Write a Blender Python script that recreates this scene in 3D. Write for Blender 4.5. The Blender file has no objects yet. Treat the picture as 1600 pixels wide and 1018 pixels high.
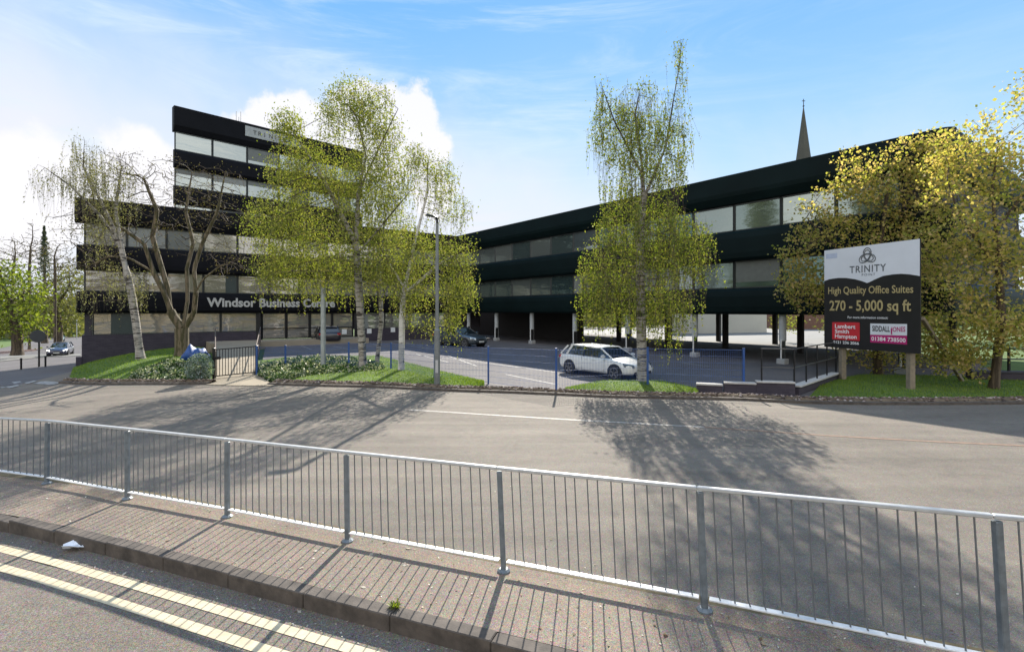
import bpy, math, random
import numpy as np
R = math.radians
rng = np.random.default_rng(7)
random.seed(7)

# ------------------------------------------------------------------ camera, sky, sun, exposure
SC = bpy.context.scene
COL = SC.collection
F = 800.0; CX = 800.0; HY = 485.0; CH = 2.6        # photograph: focal length, centre, horizon (pixels); camera height (m)
cam_d = bpy.data.cameras.new('camera'); cam = bpy.data.objects.new('camera', cam_d); COL.objects.link(cam)
cam.location = (0, 0, CH); cam.rotation_euler = (R(90), 0, 0)
cam_d.sensor_width = 36; cam_d.lens = 18.0; cam_d.shift_y = -24/1600; cam_d.clip_start = .05; cam_d.clip_end = 5000
SC.camera = cam
SC.view_settings.view_transform = 'Standard'; SC.view_settings.look = 'None'
SC.view_settings.exposure = 1.58; SC.view_settings.gamma = 1
SC.cycles.max_bounces = 8; SC.cycles.transparent_max_bounces = 8
SC.cycles.sample_clamp_indirect = 6
SUN_AZ = R(6.8); SUN_EL = R(33)
sd = bpy.data.lights.new('sun', 'SUN'); sd.energy = 3.1; sd.angle = R(.53); sd.color = (1, .93, .82)
sun = bpy.data.objects.new('sun', sd); COL.objects.link(sun)
sun.rotation_euler = (R(90)-SUN_EL, 0, math.pi-SUN_AZ)

world = bpy.data.worlds.new('World'); SC.world = world; world.use_nodes = True
def sky_nodes():
    nt = world.node_tree; N = nt.nodes; L = nt.links; N.clear()
    out = N.new('ShaderNodeOutputWorld'); bg = N.new('ShaderNodeBackground'); L.new(bg.outputs[0], out.inputs[0])
    bg.inputs[1].default_value = 1.0
    tc = N.new('ShaderNodeTexCoord')
    sky = N.new('ShaderNodeTexSky'); sky.sky_type = 'NISHITA'; sky.sun_disc = False
    sky.sun_elevation = SUN_EL; sky.sun_rotation = SUN_AZ
    sky.air_density = 1.0; sky.dust_density = .1; sky.ozone_density = 2.5
    def math_(op, a, b=None, c=None, clamp=False):
        m = N.new('ShaderNodeMath'); m.operation = op; m.use_clamp = clamp
        for i, v in enumerate((a, b, c)):
            if v is None: continue
            if isinstance(v, (int, float)): m.inputs[i].default_value = v
            else: L.new(v, m.inputs[i])
        return m.outputs[0]
    def sstep(v, a, b):
        m = N.new('ShaderNodeMapRange'); m.interpolation_type = 'SMOOTHSTEP'
        L.new(v, m.inputs[0]); m.inputs[1].default_value = a; m.inputs[2].default_value = b
        return m.outputs[0]
    def mix(f, a, b):
        m = N.new('ShaderNodeMix'); m.data_type = 'RGBA'
        if isinstance(f, (int, float)): m.inputs[0].default_value = f
        else: L.new(f, m.inputs[0])
        for s, v in ((6, a), (7, b)):
            if isinstance(v, tuple): m.inputs[s].default_value = v
            else: L.new(v, m.inputs[s])
        return m.outputs[2]
    def noise(vec, scale, detail, rough=.5, dist=0.):
        n = N.new('ShaderNodeTexNoise'); n.inputs['Scale'].default_value = scale; n.inputs['Detail'].default_value = detail
        n.inputs['Roughness'].default_value = rough; n.inputs['Distortion'].default_value = dist
        L.new(vec, n.inputs['Vector']); return n.outputs[0]
    V = tc.outputs['Generated']
    sep = N.new('ShaderNodeSeparateXYZ'); L.new(V, sep.inputs[0])
    z = sep.outputs[2]; x = sep.outputs[0]
    sc_ = N.new('ShaderNodeVectorMath'); sc_.operation = 'SCALE'; L.new(sky.outputs[0], sc_.inputs[0]); sc_.inputs[3].default_value = .075
    hs = N.new('ShaderNodeHueSaturation'); hs.inputs['Saturation'].default_value = 1.25; L.new(sc_.outputs[0], hs.inputs['Color'])
    # a clear daylight blue that pales towards the horizon, half Nishita
    blue = mix(sstep(z, .12, .62), (.185, .27, .345, 1), (.058, .165, .335, 1))
    base = mix(.88, hs.outputs[0], blue)
    n_big = noise(V, 3.2, 5, .55, .3)
    # whitish band over the horizon, thicker to the left
    hz = math_('ADD', z, math_('MULTIPLY', x, .17))
    hz = math_('ADD', hz, math_('MULTIPLY', math_('SUBTRACT', n_big, .5), .28))
    band = math_('SUBTRACT', 1.0, sstep(hz, .10, .45))
    c1 = mix(math_('MULTIPLY', band, .95), base, (.305, .31, .335, 1))
    # cirrus streaks
    mp = N.new('ShaderNodeMapping'); mp.inputs['Scale'].default_value = (1.0, 1.6, 6.5); mp.inputs['Rotation'].default_value = (0, R(10), 0)
    L.new(V, mp.inputs[0])
    cir = sstep(noise(mp.outputs[0], 2.1, 8, .66, .9), .42, .74)
    cir = math_('MULTIPLY', cir, math_('SUBTRACT', 1.0, math_('MULTIPLY', sstep(x, .0, .5), .8)))
    c2 = mix(math_('MULTIPLY', cir, .75), c1, (.26, .31, .345, 1))
    # cumulus heads: soft lumps at given directions, edges broken by noise
    dn = N.new('ShaderNodeVectorMath'); dn.operation = 'ADD'; L.new(V, dn.inputs[0])
    nn = N.new('ShaderNodeTexNoise'); nn.inputs['Scale'].default_value = 9; nn.inputs['Detail'].default_value = 6; nn.inputs['Roughness'].default_value = .6
    L.new(V, nn.inputs['Vector'])
    ns = N.new('ShaderNodeVectorMath'); ns.operation = 'MULTIPLY_ADD'; L.new(nn.outputs['Color'], ns.inputs[0])
    ns.inputs[1].default_value = (.11,)*3; ns.inputs[2].default_value = (-.055,)*3
    L.new(ns.outputs[0], dn.inputs[1])
    acc = None
    for (px, py, rad) in [(640, 190, .052), (655, 240, .05), (600, 175, .05), (560, 165, .045), (600, 230, .07), (540, 230, .07), (470, 190, .055), (420, 178, .045), (440, 230, .07), (380, 215, .05), (680, 300, .05), (20, 300, .10), (230, 290, .08)]:
        d = np.array([(px-CX)/F, 1, (HY-py)/F]); d /= np.linalg.norm(d)
        ds = N.new('ShaderNodeVectorMath'); ds.operation = 'DISTANCE'; L.new(dn.outputs[0], ds.inputs[0]); ds.inputs[1].default_value = tuple(d)
        s = math_('SUBTRACT', 1.0, sstep(ds.outputs['Value'], rad*.82, rad*1.12))
        acc = s if acc is None else math_('MAXIMUM', acc, s)
    c3 = mix(math_('MULTIPLY', acc, .9), c2, (.345, .34, .35, 1))
    # broken bright cloud behind the viewpoint, unseen, added to lift shade on facing surfaces
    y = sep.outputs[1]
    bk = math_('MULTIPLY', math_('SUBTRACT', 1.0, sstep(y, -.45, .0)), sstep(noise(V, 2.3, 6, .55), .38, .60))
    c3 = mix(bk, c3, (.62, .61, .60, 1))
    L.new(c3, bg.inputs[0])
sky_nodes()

# ------------------------------------------------------------------ terrain height and pixel helpers
def ss(a, b, v):
    t = np.clip((np.asarray(v, float)-a)/(b-a), 0, 1); return t*t*(3-2*t)
def g(X, Y):
    """ground height: level car park, road falling away to the left"""
    X = np.asarray(X, float); Y = np.asarray(Y, float)
    u = np.clip(-X-4, 0, 200)
    u = np.where(u < 3, u*u/6, u-1.5)
    w = ss(-24, -19, X)*ss(19, 25, Y)
    return -(.058*u-.00012*u*u)*(1-w)
def unp(px, py, off=0.0):
    Y = 10.0
    for _ in range(60):
        X = (px-CX)/F*Y; z = float(g(X, Y))+off
        Y = .5*Y+.5*max(1, (CH-z)*F/max(py-HY, 2))
    X = (px-CX)/F*Y
    return np.array([X, Y, float(g(X, Y))+off])
def W(px, py, Z): return np.array([(px-CX)/F*Z, Z, CH-(py-HY)/F*Z])

# ------------------------------------------------------------------ mesh helpers
ORG = {}
def link_mesh(name, V, Fc, mat, parent=None, smooth=False, local=False, uv=None):
    V = np.asarray(V, float)
    if parent is not None and not local: V = V-ORG.get(parent.name, np.zeros(3))
    me = bpy.data.meshes.new(name)
    me.from_pydata(V.tolist(), [], [tuple(int(i) for i in f) for f in Fc])
    if smooth: me.polygons.foreach_set('use_smooth', np.ones(len(me.polygons), bool))
    me.update()
    if mat: me.materials.append(mat)
    o = bpy.data.objects.new(name, me); COL.objects.link(o)
    if parent is not None:
        o.parent = parent; ORG[o.name] = ORG.get(parent.name, np.zeros(3))
    return o
def quads_mesh(name, V, mat, parent=None):
    """V: (n,4,3) loose quads, fast path"""
    V = np.asarray(V, np.float32); n = len(V)
    if parent is not None: V = V-ORG.get(parent.name, np.zeros(3)).astype(np.float32)
    me = bpy.data.meshes.new(name)
    me.vertices.add(4*n); me.vertices.foreach_set('co', V.reshape(-1))
    me.loops.add(4*n); me.loops.foreach_set('vertex_index', np.arange(4*n, dtype=np.int32))
    me.polygons.add(n); me.polygons.foreach_set('loop_start', np.arange(0, 4*n, 4, dtype=np.int32))
    me.polygons.foreach_set('loop_total', np.full(n, 4, np.int32))
    me.update(calc_edges=True); me.materials.append(mat)
    o = bpy.data.objects.new(name, me); COL.objects.link(o)
    if parent is not None: o.parent = parent; ORG[o.name] = ORG.get(parent.name, np.zeros(3))
    return o
class MB:
    def __init__(s): s.v = []; s.f = []; s.n = 0
    def add(s, V, Fc):
        V = np.asarray(V, float); s.v.append(V); s.f += [tuple(i+s.n for i in f) for f in Fc]; s.n += len(V); return s
    def box(s, c, size, ax=(1, 0, 0), bev=0.0):
        """box centred at c; size along (ax, perpendicular horizontal, z)"""
        c = np.asarray(c, float); a = np.asarray(ax, float); a = a/np.linalg.norm(a)
        up = np.array([0, 0, 1.]) if abs(a[2]) < .9 else np.array([0, 1., 0])
        b = np.cross(up, a); b /= np.linalg.norm(b); u = np.cross(a, b)
        h = np.array(size)/2
        if bev <= 0:
            P = [c+a*h[0]*i+b*h[1]*j+u*h[2]*k for k in (-1, 1) for j in (-1, 1) for i in (-1, 1)]
            s.add(P, [(0, 2, 3, 1), (4, 5, 7, 6), (0, 1, 5, 4), (2, 6, 7, 3), (0, 4, 6, 2), (1, 3, 7, 5)])
        else:
            bev = min(bev, h.min()*.9); P = []; rings = [(-h[2], -bev), (-h[2]+bev, 0), (h[2]-bev, 0), (h[2], -bev)]
            for z, ins in rings:
                x, y = h[0]+ins, h[1]+ins; e = bev
                for (i, j) in ((x-e, -y), (x, -y+e), (x, y-e), (x-e, y), (-x+e, y), (-x, y-e), (-x, -y+e), (-x+e, -y)): P.append(c+a*i+b*j+u*z)
            Fc = [tuple(range(7, -1, -1)), tuple(range(24, 32))]
            for r in range(3):
                for k in range(8): Fc.append((r*8+k, r*8+(k+1) % 8, (r+1)*8+(k+1) % 8, (r+1)*8+k))
            s.add(P, Fc)
        return s
    def bar(s, p, q, w, h=None, bev=0.0):
        p = np.asarray(p, float); q = np.asarray(q, float); d = q-p
        return s.box((p+q)/2, (np.linalg.norm(d), w, h or w), d, bev)
    def tube(s, pts, rad, n=8, caps=True):
        pts = np.asarray(pts, float); m = len(pts); rad = np.broadcast_to(rad, (m,))
        T = np.gradient(pts, axis=0); T /= np.linalg.norm(T, axis=1)[:, None]+1e-9
        ref = np.array([0, 0, 1.]) if abs(T[0][2]) < .9 else np.array([1., 0, 0])
        P = []; a = np.arange(n)/n*2*np.pi
        for i in range(m):
            b = np.cross(ref, T[i]); b /= np.linalg.norm(b)+1e-9; u = np.cross(T[i], b)
            P.append(pts[i]+rad[i]*(np.cos(a)[:, None]*b+np.sin(a)[:, None]*u))
        P = np.concatenate(P); Fc = []
        for i in range(m-1):
            for k in range(n): Fc.append((i*n+k, i*n+(k+1) % n, (i+1)*n+(k+1) % n, (i+1)*n+k))
        if caps: Fc += [tuple(range(n-1, -1, -1)), tuple((m-1)*n+k for k in range(n))]
        return s.add(P, Fc)
    def prism(s, poly, p0, d, out, L0, L1):
        """poly of (outward, z) swept along d from L0 to L1, base point p0"""
        p0 = np.asarray(p0, float); d = np.asarray(d, float); out = np.asarray(out, float); m = len(poly)
        P = [p0+d*L+out*o+np.array([0, 0, z]) for L in (L0, L1) for (o, z) in poly]
        Fc = [tuple(range(m)), tuple(range(2*m-1, m-1, -1))]+[(k, m+k, m+(k+1) % m, (k+1) % m) for k in range(m)]
        return s.add(P, Fc)
    def lathe(s, c, prof, n=16, axis=(0, 0, 1)):
        c = np.asarray(c, float); ax = np.asarray(axis, float); ax /= np.linalg.norm(ax)
        ref = np.array([1., 0, 0]) if abs(ax[0]) < .9 else np.array([0, 1., 0])
        b = np.cross(ax, ref); b /= np.linalg.norm(b); u = np.cross(ax, b); a = np.arange(n)/n*2*np.pi; P = []
        for (r, h) in prof: P.append(c+ax*h+r*(np.cos(a)[:, None]*b+np.sin(a)[:, None]*u))
        m = len(prof); P = np.concatenate(P); Fc = []
        for i in range(m-1):
            for k in range(n): Fc.append((i*n+k, i*n+(k+1) % n, (i+1)*n+(k+1) % n, (i+1)*n+k))
        Fc += [tuple(range(n-1, -1, -1)), tuple((m-1)*n+k for k in range(n))]
        return s.add(P, Fc)
    def build(s, name, mat, parent=None, smooth=False, local=False):
        return link_mesh(name, np.concatenate(s.v), s.f, mat, parent, smooth, local)
def tag(o, label=None, cat=None, group=None, kind=None):
    if label: o['label'] = label
    if cat: o['category'] = cat
    if group: o['group'] = group
    if kind: o['kind'] = kind
    return o
def empty(name, loc, rz=0.0):
    o = bpy.data.objects.new(name, None); COL.objects.link(o); o.location = tuple(float(c) for c in loc); o.rotation_euler = (0, 0, rz)
    o.empty_display_size = .2
    ORG[o.name] = np.array(loc, float) if rz == 0 else np.zeros(3)
    return o
def children(o): return [c for c in bpy.data.objects if c.parent == o]
def copy_tree(o, parent=None):
    kids = children(o)
    c = o.copy(); COL.objects.link(c)
    if parent is not None: c.parent = parent
    for k in kids: copy_tree(k, c)
    return c
def resample(P, n):
    P = np.asarray(P, float); d = np.r_[0, np.cumsum(np.linalg.norm(np.diff(P, axis=0), axis=1))]
    t = np.linspace(0, d[-1], n); return np.stack([np.interp(t, d, P[:, k]) for k in range(P.shape[1])], 1)
def loft(name, A, B, nu, nv, off, mat, parent=None, hfun=None, kind='structure', same=False):
    """surface between plan polylines A and B, draped on the ground plus off"""
    A = np.asarray(A, float)[:, :2]; B = np.asarray(B, float)[:, :2]
    if not same: A = resample(A, nu); B = resample(B, nu)
    nu = len(A); V = np.zeros((nu, nv, 3))
    for j in range(nv):
        t = j/(nv-1); P = A*(1-t)+B*t; V[:, j, :2] = P
        V[:, j, 2] = g(P[:, 0], P[:, 1])+off+(hfun(np.linspace(0, 1, nu), t) if hfun else 0)
    I = np.arange(nu*nv).reshape(nu, nv)
    Fc = np.stack([I[:-1, :-1], I[1:, :-1], I[1:, 1:], I[:-1, 1:]], -1).reshape(-1, 4)
    o = link_mesh(name, V.reshape(-1, 3), Fc, mat, parent, smooth=True)
    # face upwards
    if o.data.polygons[0].normal.z < 0: o.data.flip_normals()
    if kind: o['kind'] = kind
    return o

# ------------------------------------------------------------------ materials
class NT:
    def __init__(s, name):
        s.m = bpy.data.materials.new(name); s.m.use_nodes = True; s.t = s.m.node_tree; s.N = s.t.nodes; s.L = s.t.links
        s.b = s.N['Principled BSDF']; s.tc = s.N.new('ShaderNodeTexCoord')
    def noise(s, scale, detail=3, rough=.5, vec=None, dist=0):
        n = s.N.new('ShaderNodeTexNoise'); n.inputs['Scale'].default_value = scale; n.inputs['Detail'].default_value = detail
        n.inputs['Roughness'].default_value = rough; n.inputs['Distortion'].default_value = dist
        s.L.new(vec or s.tc.outputs['Object'], n.inputs['Vector']); return n.outputs[0]
    def voro(s, scale, feat='F1', out='Distance', vec=None):
        n = s.N.new('ShaderNodeTexVoronoi'); n.feature = feat; n.inputs['Scale'].default_value = scale
        s.L.new(vec or s.tc.outputs['Object'], n.inputs['Vector']); return n.outputs[out]
    def mapping(s, scale=(1, 1, 1), rot=(0, 0, 0)):
        n = s.N.new('ShaderNodeMapping'); n.inputs['Scale'].default_value = scale; n.inputs['Rotation'].default_value = rot
        s.L.new(s.tc.outputs['Object'], n.inputs[0]); return n.outputs[0]
    def ramp(s, v, stops, interp='LINEAR'):
        n = s.N.new('ShaderNodeValToRGB'); n.color_ramp.interpolation = interp; s.L.new(v, n.inputs[0]); e = n.color_ramp.elements
        while len(e) < len(stops): e.new(.5)
        for k, (p, c) in enumerate(stops):
            e[k].position = p; e[k].color = (c if len(c) == 4 else (*c, 1)) if isinstance(c, tuple) else (c, c, c, 1)
        return n.outputs[0]
    def mix(s, f, a, b, mode='MIX'):
        n = s.N.new('ShaderNodeMix'); n.data_type = 'RGBA'; n.blend_type = mode
        if isinstance(f, (int, float)): n.inputs[0].default_value = f
        else: s.L.new(f, n.inputs[0])
        for k, v in ((6, a), (7, b)):
            if isinstance(v, tuple): n.inputs[k].default_value = (*v[:3], 1)
            else: s.L.new(v, n.inputs[k])
        return n.outputs[2]
    def set(s, **k):
        names = dict(color='Base Color', rough='Roughness', metal='Metallic', spec='Specular IOR Level', coat='Coat Weight', coat_rough='Coat Roughness', trans='Transmission Weight', ior='IOR')
        for a, v in k.items():
            i = s.b.inputs[names[a]]
            if isinstance(v, (int, float)): i.default_value = v
            elif isinstance(v, tuple): i.default_value = (*v[:3], 1)
            else: s.L.new(v, i)
        return s
    def bump(s, h, strength=.3, dist=.01):
        n = s.N.new('ShaderNodeBump'); n.inputs['Strength'].default_value = strength; n.inputs['Distance'].default_value = dist
        s.L.new(h, n.inputs['Height']); s.L.new(n.outputs[0], s.b.inputs['Normal']); return s
def simple(name, color, rough=.5, metal=0., var=.12, scale=4., bump=0., coat=0., spec=.5):
    t = NT(name); n = t.noise(scale, 4, .6)
    d = tuple(c*(1-var) for c in color); l = tuple(min(1, c*(1+var)) for c in color)
    t.set(color=t.ramp(n, [(.3, d), (.7, l)]), rough=rough, metal=metal, coat=coat, spec=spec)
    if bump: t.bump(t.noise(scale*12, 3), bump)
    return t.m
def asphalt(name, c, speck=.5, tint=(1, 1, 1), scale=1.0, streak=0.0):
    t = NT(name)
    big = t.noise(.35*scale, 5, .6); mid = t.noise(6, 4, .7); fine = t.noise(140, 2, .6); vor = t.voro(95, out='Color')
    col = t.ramp(big, [(.3, tuple(c*.82*k for k in tint)), (.7, tuple(c*1.12*k for k in tint))])
    col = t.mix(.55, col, t.ramp(mid, [(.3, .42), (.7, .60)]), 'OVERLAY')
    col = t.mix(.85*speck, col, t.ramp(fine, [(.34, .12), (.66, .86)]), 'OVERLAY')
    col = t.mix(.35, col, t.ramp(t.noise(38, 3, .6), [(.35, .3), (.65, .7)]), 'OVERLAY')
    st = t.ramp(t.noise(1.1, 5, .7, dist=.4), [(.52, 0.), (.66, .24)]); col = t.mix(st, col, (c*.45, c*.42, c*.36))
    col = t.mix(.30*speck, col, vor, 'OVERLAY')
    spk = t.ramp(t.voro(14), [(0.0, 1.0), (.055, 0.0)], 'CONSTANT')
    col = t.mix(spk, col, (c*2.6, c*2.5, c*2.3)) if speck > .6 else col
    if streak:
        m = t.mapping((.12, 1.7, 1), (0, 0, math.atan(.39)))
        col = t.mix(streak, col, t.ramp(t.noise(1.0, 5, .6, m), [(.32, .36), (.68, .62)]), 'OVERLAY')
        cr = t.voro(.45, 'DISTANCE_TO_EDGE', vec=t.mix(.12, t.tc.outputs['Object'], t.N.new('ShaderNodeTexNoise').outputs[1]))
        col = t.mix(t.ramp(cr, [(0, .22), (.004, 0.)]), col, (c*.4, c*.4, c*.4))
    t.set(color=col, rough=.88, spec=.3); t.bump(fine, .35, .006)
    return t.m
def leaf_mat(name, cols, trans=.45, rough=.5, gain=1.0):
    t = NT(name); N, L = t.N, t.L
    geo = N.new('ShaderNodeNewGeometry')
    c = t.ramp(geo.outputs['Random Per Island'], [(i/(len(cols)-1), tuple(min(.9, q*gain) for q in k)) for i, k in enumerate(cols)])
    cl = t.noise(.7, 3, .5); c = t.mix(.35, c, t.ramp(cl, [(.35, .38), (.65, .62)]), 'OVERLAY')
    d = N.new('ShaderNodeBsdfDiffuse'); tr = N.new('ShaderNodeBsdfTranslucent'); gl = N.new('ShaderNodeBsdfGlossy'); gl.inputs['Roughness'].default_value = rough
    L.new(c, d.inputs[0])
    tc_ = t.mix(1.0, c, (1.35, 1.45, .75), 'MULTIPLY'); L.new(tc_, tr.inputs[0]); gl.inputs[0].default_value = (.5, .5, .45, 1)
    m1 = N.new('ShaderNodeMixShader'); m1.inputs[0].default_value = trans; L.new(d.outputs[0], m1.inputs[1]); L.new(tr.outputs[0], m1.inputs[2])
    m2 = N.new('ShaderNodeMixShader'); m2.inputs[0].default_value = .06; L.new(m1.outputs[0], m2.inputs[1]); L.new(gl.outputs[0], m2.inputs[2])
    L.new(m2.outputs[0], N['Material Output'].inputs[0]); return t.m
M = {}
M['road'] = asphalt('front_road_asphalt', .145, 1.0, (1.18, 1, .82))
M['slip'] = asphalt('weathered_asphalt', .142, .85, (1.17, 1.0, .81), streak=.6)
M['pave'] = asphalt('footway_asphalt', .170, 1.0, (1.25, 1.0, .78))
M['park'] = asphalt('car_park_asphalt', .12, .5, (1.06, .98, .97))
M['yard'] = simple('pale_concrete', (.18, .175, .16), .85, scale=.8)
M['ramp'] = simple('ramp_concrete', (.30, .25, .18), .85, scale=1.2, bump=.2)
M['line_y'] = simple('worn_cream_yellow_paint', (.62, .52, .32), .7, var=.18, scale=30)
def paint_wear(name, c, under):
    t = NT(name); w = t.ramp(t.noise(9, 6, .75), [(.38, 0.), (.58, 1.)])
    t.set(color=t.mix(w, under, c), rough=.75); return t.m
M['line_w'] = paint_wear('worn_white_paint', (.36, .35, .33), (.16, .15, .14))
M['line_faint'] = paint_wear('very_worn_pale_line', (.34, .32, .29), (.17, .145, .12))
M['line_y'] = paint_wear('worn_cream_yellow_paint', (.60, .50, .33), (.46, .38, .25))
M['kerb'] = simple('kerb_concrete', (.085, .069, .056), .85, var=.45, scale=6, bump=.3)
M['earth'] = simple('bank_earth', (.13, .095, .06), .95, var=.4, scale=5, bump=.5)
M['moss'] = simple('mossy_edge', (.13, .10, .05), .95, var=.45, scale=9, bump=.5)
def grass_ground():
    t = NT('grass_ground'); a = t.noise(1.3, 5, .65); b = t.noise(22, 3, .7)
    c = t.ramp(a, [(.3, (.05, .09, .012)), (.55, (.08, .14, .02)), (.75, (.13, .15, .035))])
    t.set(color=t.mix(.5, c, t.ramp(b, [(.3, .3), (.7, .7)]), 'OVERLAY'), rough=.95); t.bump(b, .6, .03); return t.m
M['grass'] = grass_ground()
M['galv'] = simple('galvanised_steel', (.44, .44, .43), .5, .15, var=.12, scale=14)
M['galvflat'] = simple('galvanised_flat_bar', (.66, .65, .63), .5, .1, var=.12, scale=14)
M['post'] = simple('blue_grey_painted_post', (.16, .185, .205), .45, .3, var=.25, scale=12)
M['bars'] = simple('dull_steel_bars', (.17, .18, .19), .45, .4, var=.2, scale=12)
M['fascia'] = simple('black_glossy_cladding', (.006, .0062, .0085), .6, var=.25, scale=.6, spec=.10)
M['fascia_g'] = simple('black_green_cladding', (.0032, .0095, .0098), .55, var=.25, scale=.6, spec=.10)
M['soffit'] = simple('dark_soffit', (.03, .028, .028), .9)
M['black'] = simple('black_metal', (.012, .012, .014), .4, .3)
M['blue'] = simple('blue_fence_paint', (.02, .07, .23), .35, var=.2)
M['white'] = simple('white_paint', (.72, .72, .70), .5, var=.06)
M['whitecop'] = simple('pale_coping', (.45, .43, .40), .8, var=.15, scale=5)
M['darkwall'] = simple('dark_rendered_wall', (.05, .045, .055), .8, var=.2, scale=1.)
M['timber'] = simple('weathered_timber_post', (.22, .18, .13), .8, var=.2, scale=9)
M['cladwhite'] = simple('far_white_render', (.45, .44, .38), .8, var=.05, scale=.5)
M['stone_spire'] = simple('spire_sandstone', (.075, .072, .064), .9, var=.2, scale=.15)
M['rubber'] = simple('tyre_rubber', (.015, .015, .015), .8)
M['alloy'] = simple('alloy_wheel', (.25, .25, .26), .35, .8)
M['roofgrey'] = simple('roof_felt', (.06, .06, .06), .9)
def brick(name, c1, c2, mortar, scale=4.4):
    t = NT(name); n = t.N.new('ShaderNodeTexBrick'); n.inputs['Scale'].default_value = scale
    mp = t.N.new('ShaderNodeMapping'); mp.inputs['Rotation'].default_value = (R(90), 0, 0); t.L.new(t.tc.outputs['Object'], mp.inputs[0])
    n.inputs['Color1'].default_value = (*c1, 1); n.inputs['Color2'].default_value = (*c2, 1); n.inputs['Mortar'].default_value = (*mortar, 1)
    n.inputs['Mortar Size'].default_value = .012; n.inputs['Brick Width'].default_value = 1.0; n.inputs['Row Height'].default_value = .33
    t.L.new(mp.outputs[0], n.inputs['Vector']); t.set(color=t.mix(.4, n.outputs[0], t.ramp(t.noise(1.5, 5), [(.3, .35), (.7, .6)]), 'OVERLAY'), rough=.85)
    return t.m
M['brick'] = brick('dark_engineering_brick', (.052, .042, .055), (.038, .030, .042), (.06, .052, .06))
M['redbrick'] = brick('brown_brick', (.16, .08, .05), (.13, .06, .04), (.2, .17, .14))
def glass_mat(name, lo, hi, metal=.75, rough=.04, wave=.02):
    t = NT(name); oi = t.N.new('ShaderNodeObjectInfo')
    c = t.ramp(oi.outputs['Random'], [(0., lo), (1., hi)])
    t.set(color=c, metal=metal, rough=rough, spec=.6); t.bump(t.noise(.8, 3, .5, t.mapping((.5, .5, 2.2))), .5, wave*2); return t.m
M['glass_left'] = glass_mat('reflective_bronze_glazing', (.30, .285, .25), (.42, .40, .36), .6)
M['glass_tower'] = glass_mat('reflective_grey_glazing', (.28, .31, .30), (.38, .42, .41), .65)
M['glass_wing'] = glass_mat('reflective_green_glazing', (.05, .11, .11), (.37, .40, .36), .7)
M['mullion'] = simple('dark_mullion', (.03, .035, .035), .4, .2)
M['cardark'] = NT('car_glass').set(color=(.01, .014, .016), rough=.03, spec=.8, coat=1.).m
def carpaint(name, c): return NT(name).set(color=c, rough=.3, coat=1., coat_rough=.04, spec=.5).m
M['paint_white'] = carpaint('white_car_paint', (.78, .79, .78)); M['paint_grey'] = carpaint('dark_grey_car_paint', (.035, .045, .055))
M['paint_black'] = carpaint('black_car_paint', (.012, .010, .014)); M['paint_navy'] = carpaint('navy_car_paint', (.02, .024, .06))
M['paint_teal'] = carpaint('pale_teal_car_paint', (.18, .30, .30)); M['paint_silver'] = carpaint('silver_car_paint', (.5, .5, .5))
M['lens'] = simple('headlight_lens', (.35, .40, .42), .1, .3, coat=1.); M['lensdark'] = simple('smoked_headlight_lens', (.04, .06, .065), .1, .2, coat=1.)
M['red'] = simple('tail_light_red', (.35, .02, .02), .2); M['platey'] = simple('plate_white', (.6, .6, .55), .5)
def lit(name, c, s):
    t = NT(name); t.b.inputs['Emission Color'].default_value = (*c, 1); t.b.inputs['Emission Strength'].default_value = s; t.set(color=c); return t.m
M['headlamp_on'] = lit('lit_headlamp', (1, .97, .9), 1.2)
def bark(name, base, dark, band, scale=3., hz=4.5):
    t = NT(name); m = t.mapping((1, 1, .35)); v = t.noise(scale*2.2, 5, .7, m); hb = t.noise(scale, 4, .65, t.mapping((.7 if hz > 1 else 2.5, .7 if hz > 1 else 2.5, hz)))
    c = t.ramp(hb, [(band-.03, dark), (band+.05, base)]); c = t.mix(.5, c, t.ramp(v, [(.3, .32), (.7, .66)]), 'OVERLAY')
    t.set(color=c, rough=.85); t.bump(v, .5, .02); return t.m
M['birch'] = bark('birch_bark', (.34, .31, .27), (.045, .035, .03), .45)
M['birchw'] = bark('white_birch_bark', (.55, .52, .48), (.10, .08, .07), .38)
M['barkmoss'] = bark('mossy_bark', (.15, .115, .07), (.06, .052, .02), .5, hz=.4)
M['barkbrown'] = bark('brown_bark', (.11, .08, .05), (.05, .035, .022), .5, hz=.4)
M['twig'] = bark('thin_brown_twigs', (.10, .075, .05), (.05, .035, .025), .5, hz=.4)
M['leaf_birch'] = leaf_mat('birch_leaves', [(.05, .075, .008), (.11, .14, .014), (.18, .19, .03), (.17, .145, .04)], .58, gain=1.3)
M['leaf_birch2'] = leaf_mat('olive_birch_leaves', [(.065, .085, .012), (.135, .155, .022), (.20, .205, .045), (.18, .15, .05)], .6, gain=1.3)
M['leaf_pale'] = leaf_mat('pale_drooping_leaves', [(.14, .14, .06), (.22, .21, .10), (.26, .23, .13)], .45)
M['leaf_bud'] = leaf_mat('brown_buds', [(.12, .09, .035), (.17, .15, .05), (.11, .07, .04)], .3)
M['leaf_maple'] = leaf_mat('golden_green_leaves', [(.13, .14, .028), (.24, .23, .05), (.35, .285, .09), (.47, .32, .16), (.36, .275, .09), (.26, .275, .06)], .63, gain=1.32)
M['leaf_green'] = leaf_mat('fresh_green_leaves', [(.09, .12, .014), (.15, .185, .02), (.20, .22, .035)], .5)
M['leaf_far'] = leaf_mat('far_olive_leaves', [(.10, .11, .03), (.16, .165, .045), (.19, .17, .06)], .4)
M['leaf_ivy'] = leaf_mat('variegated_ivy_leaves', [(.02, .05, .015), (.035, .08, .02), (.05, .10, .03), (.30, .32, .22), (.55, .54, .44)], .25, .3)
M['leaf_silver'] = leaf_mat('silver_shrub_leaves', [(.04, .09, .05), (.14, .2, .17), (.4, .44, .46)], .25)
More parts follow.
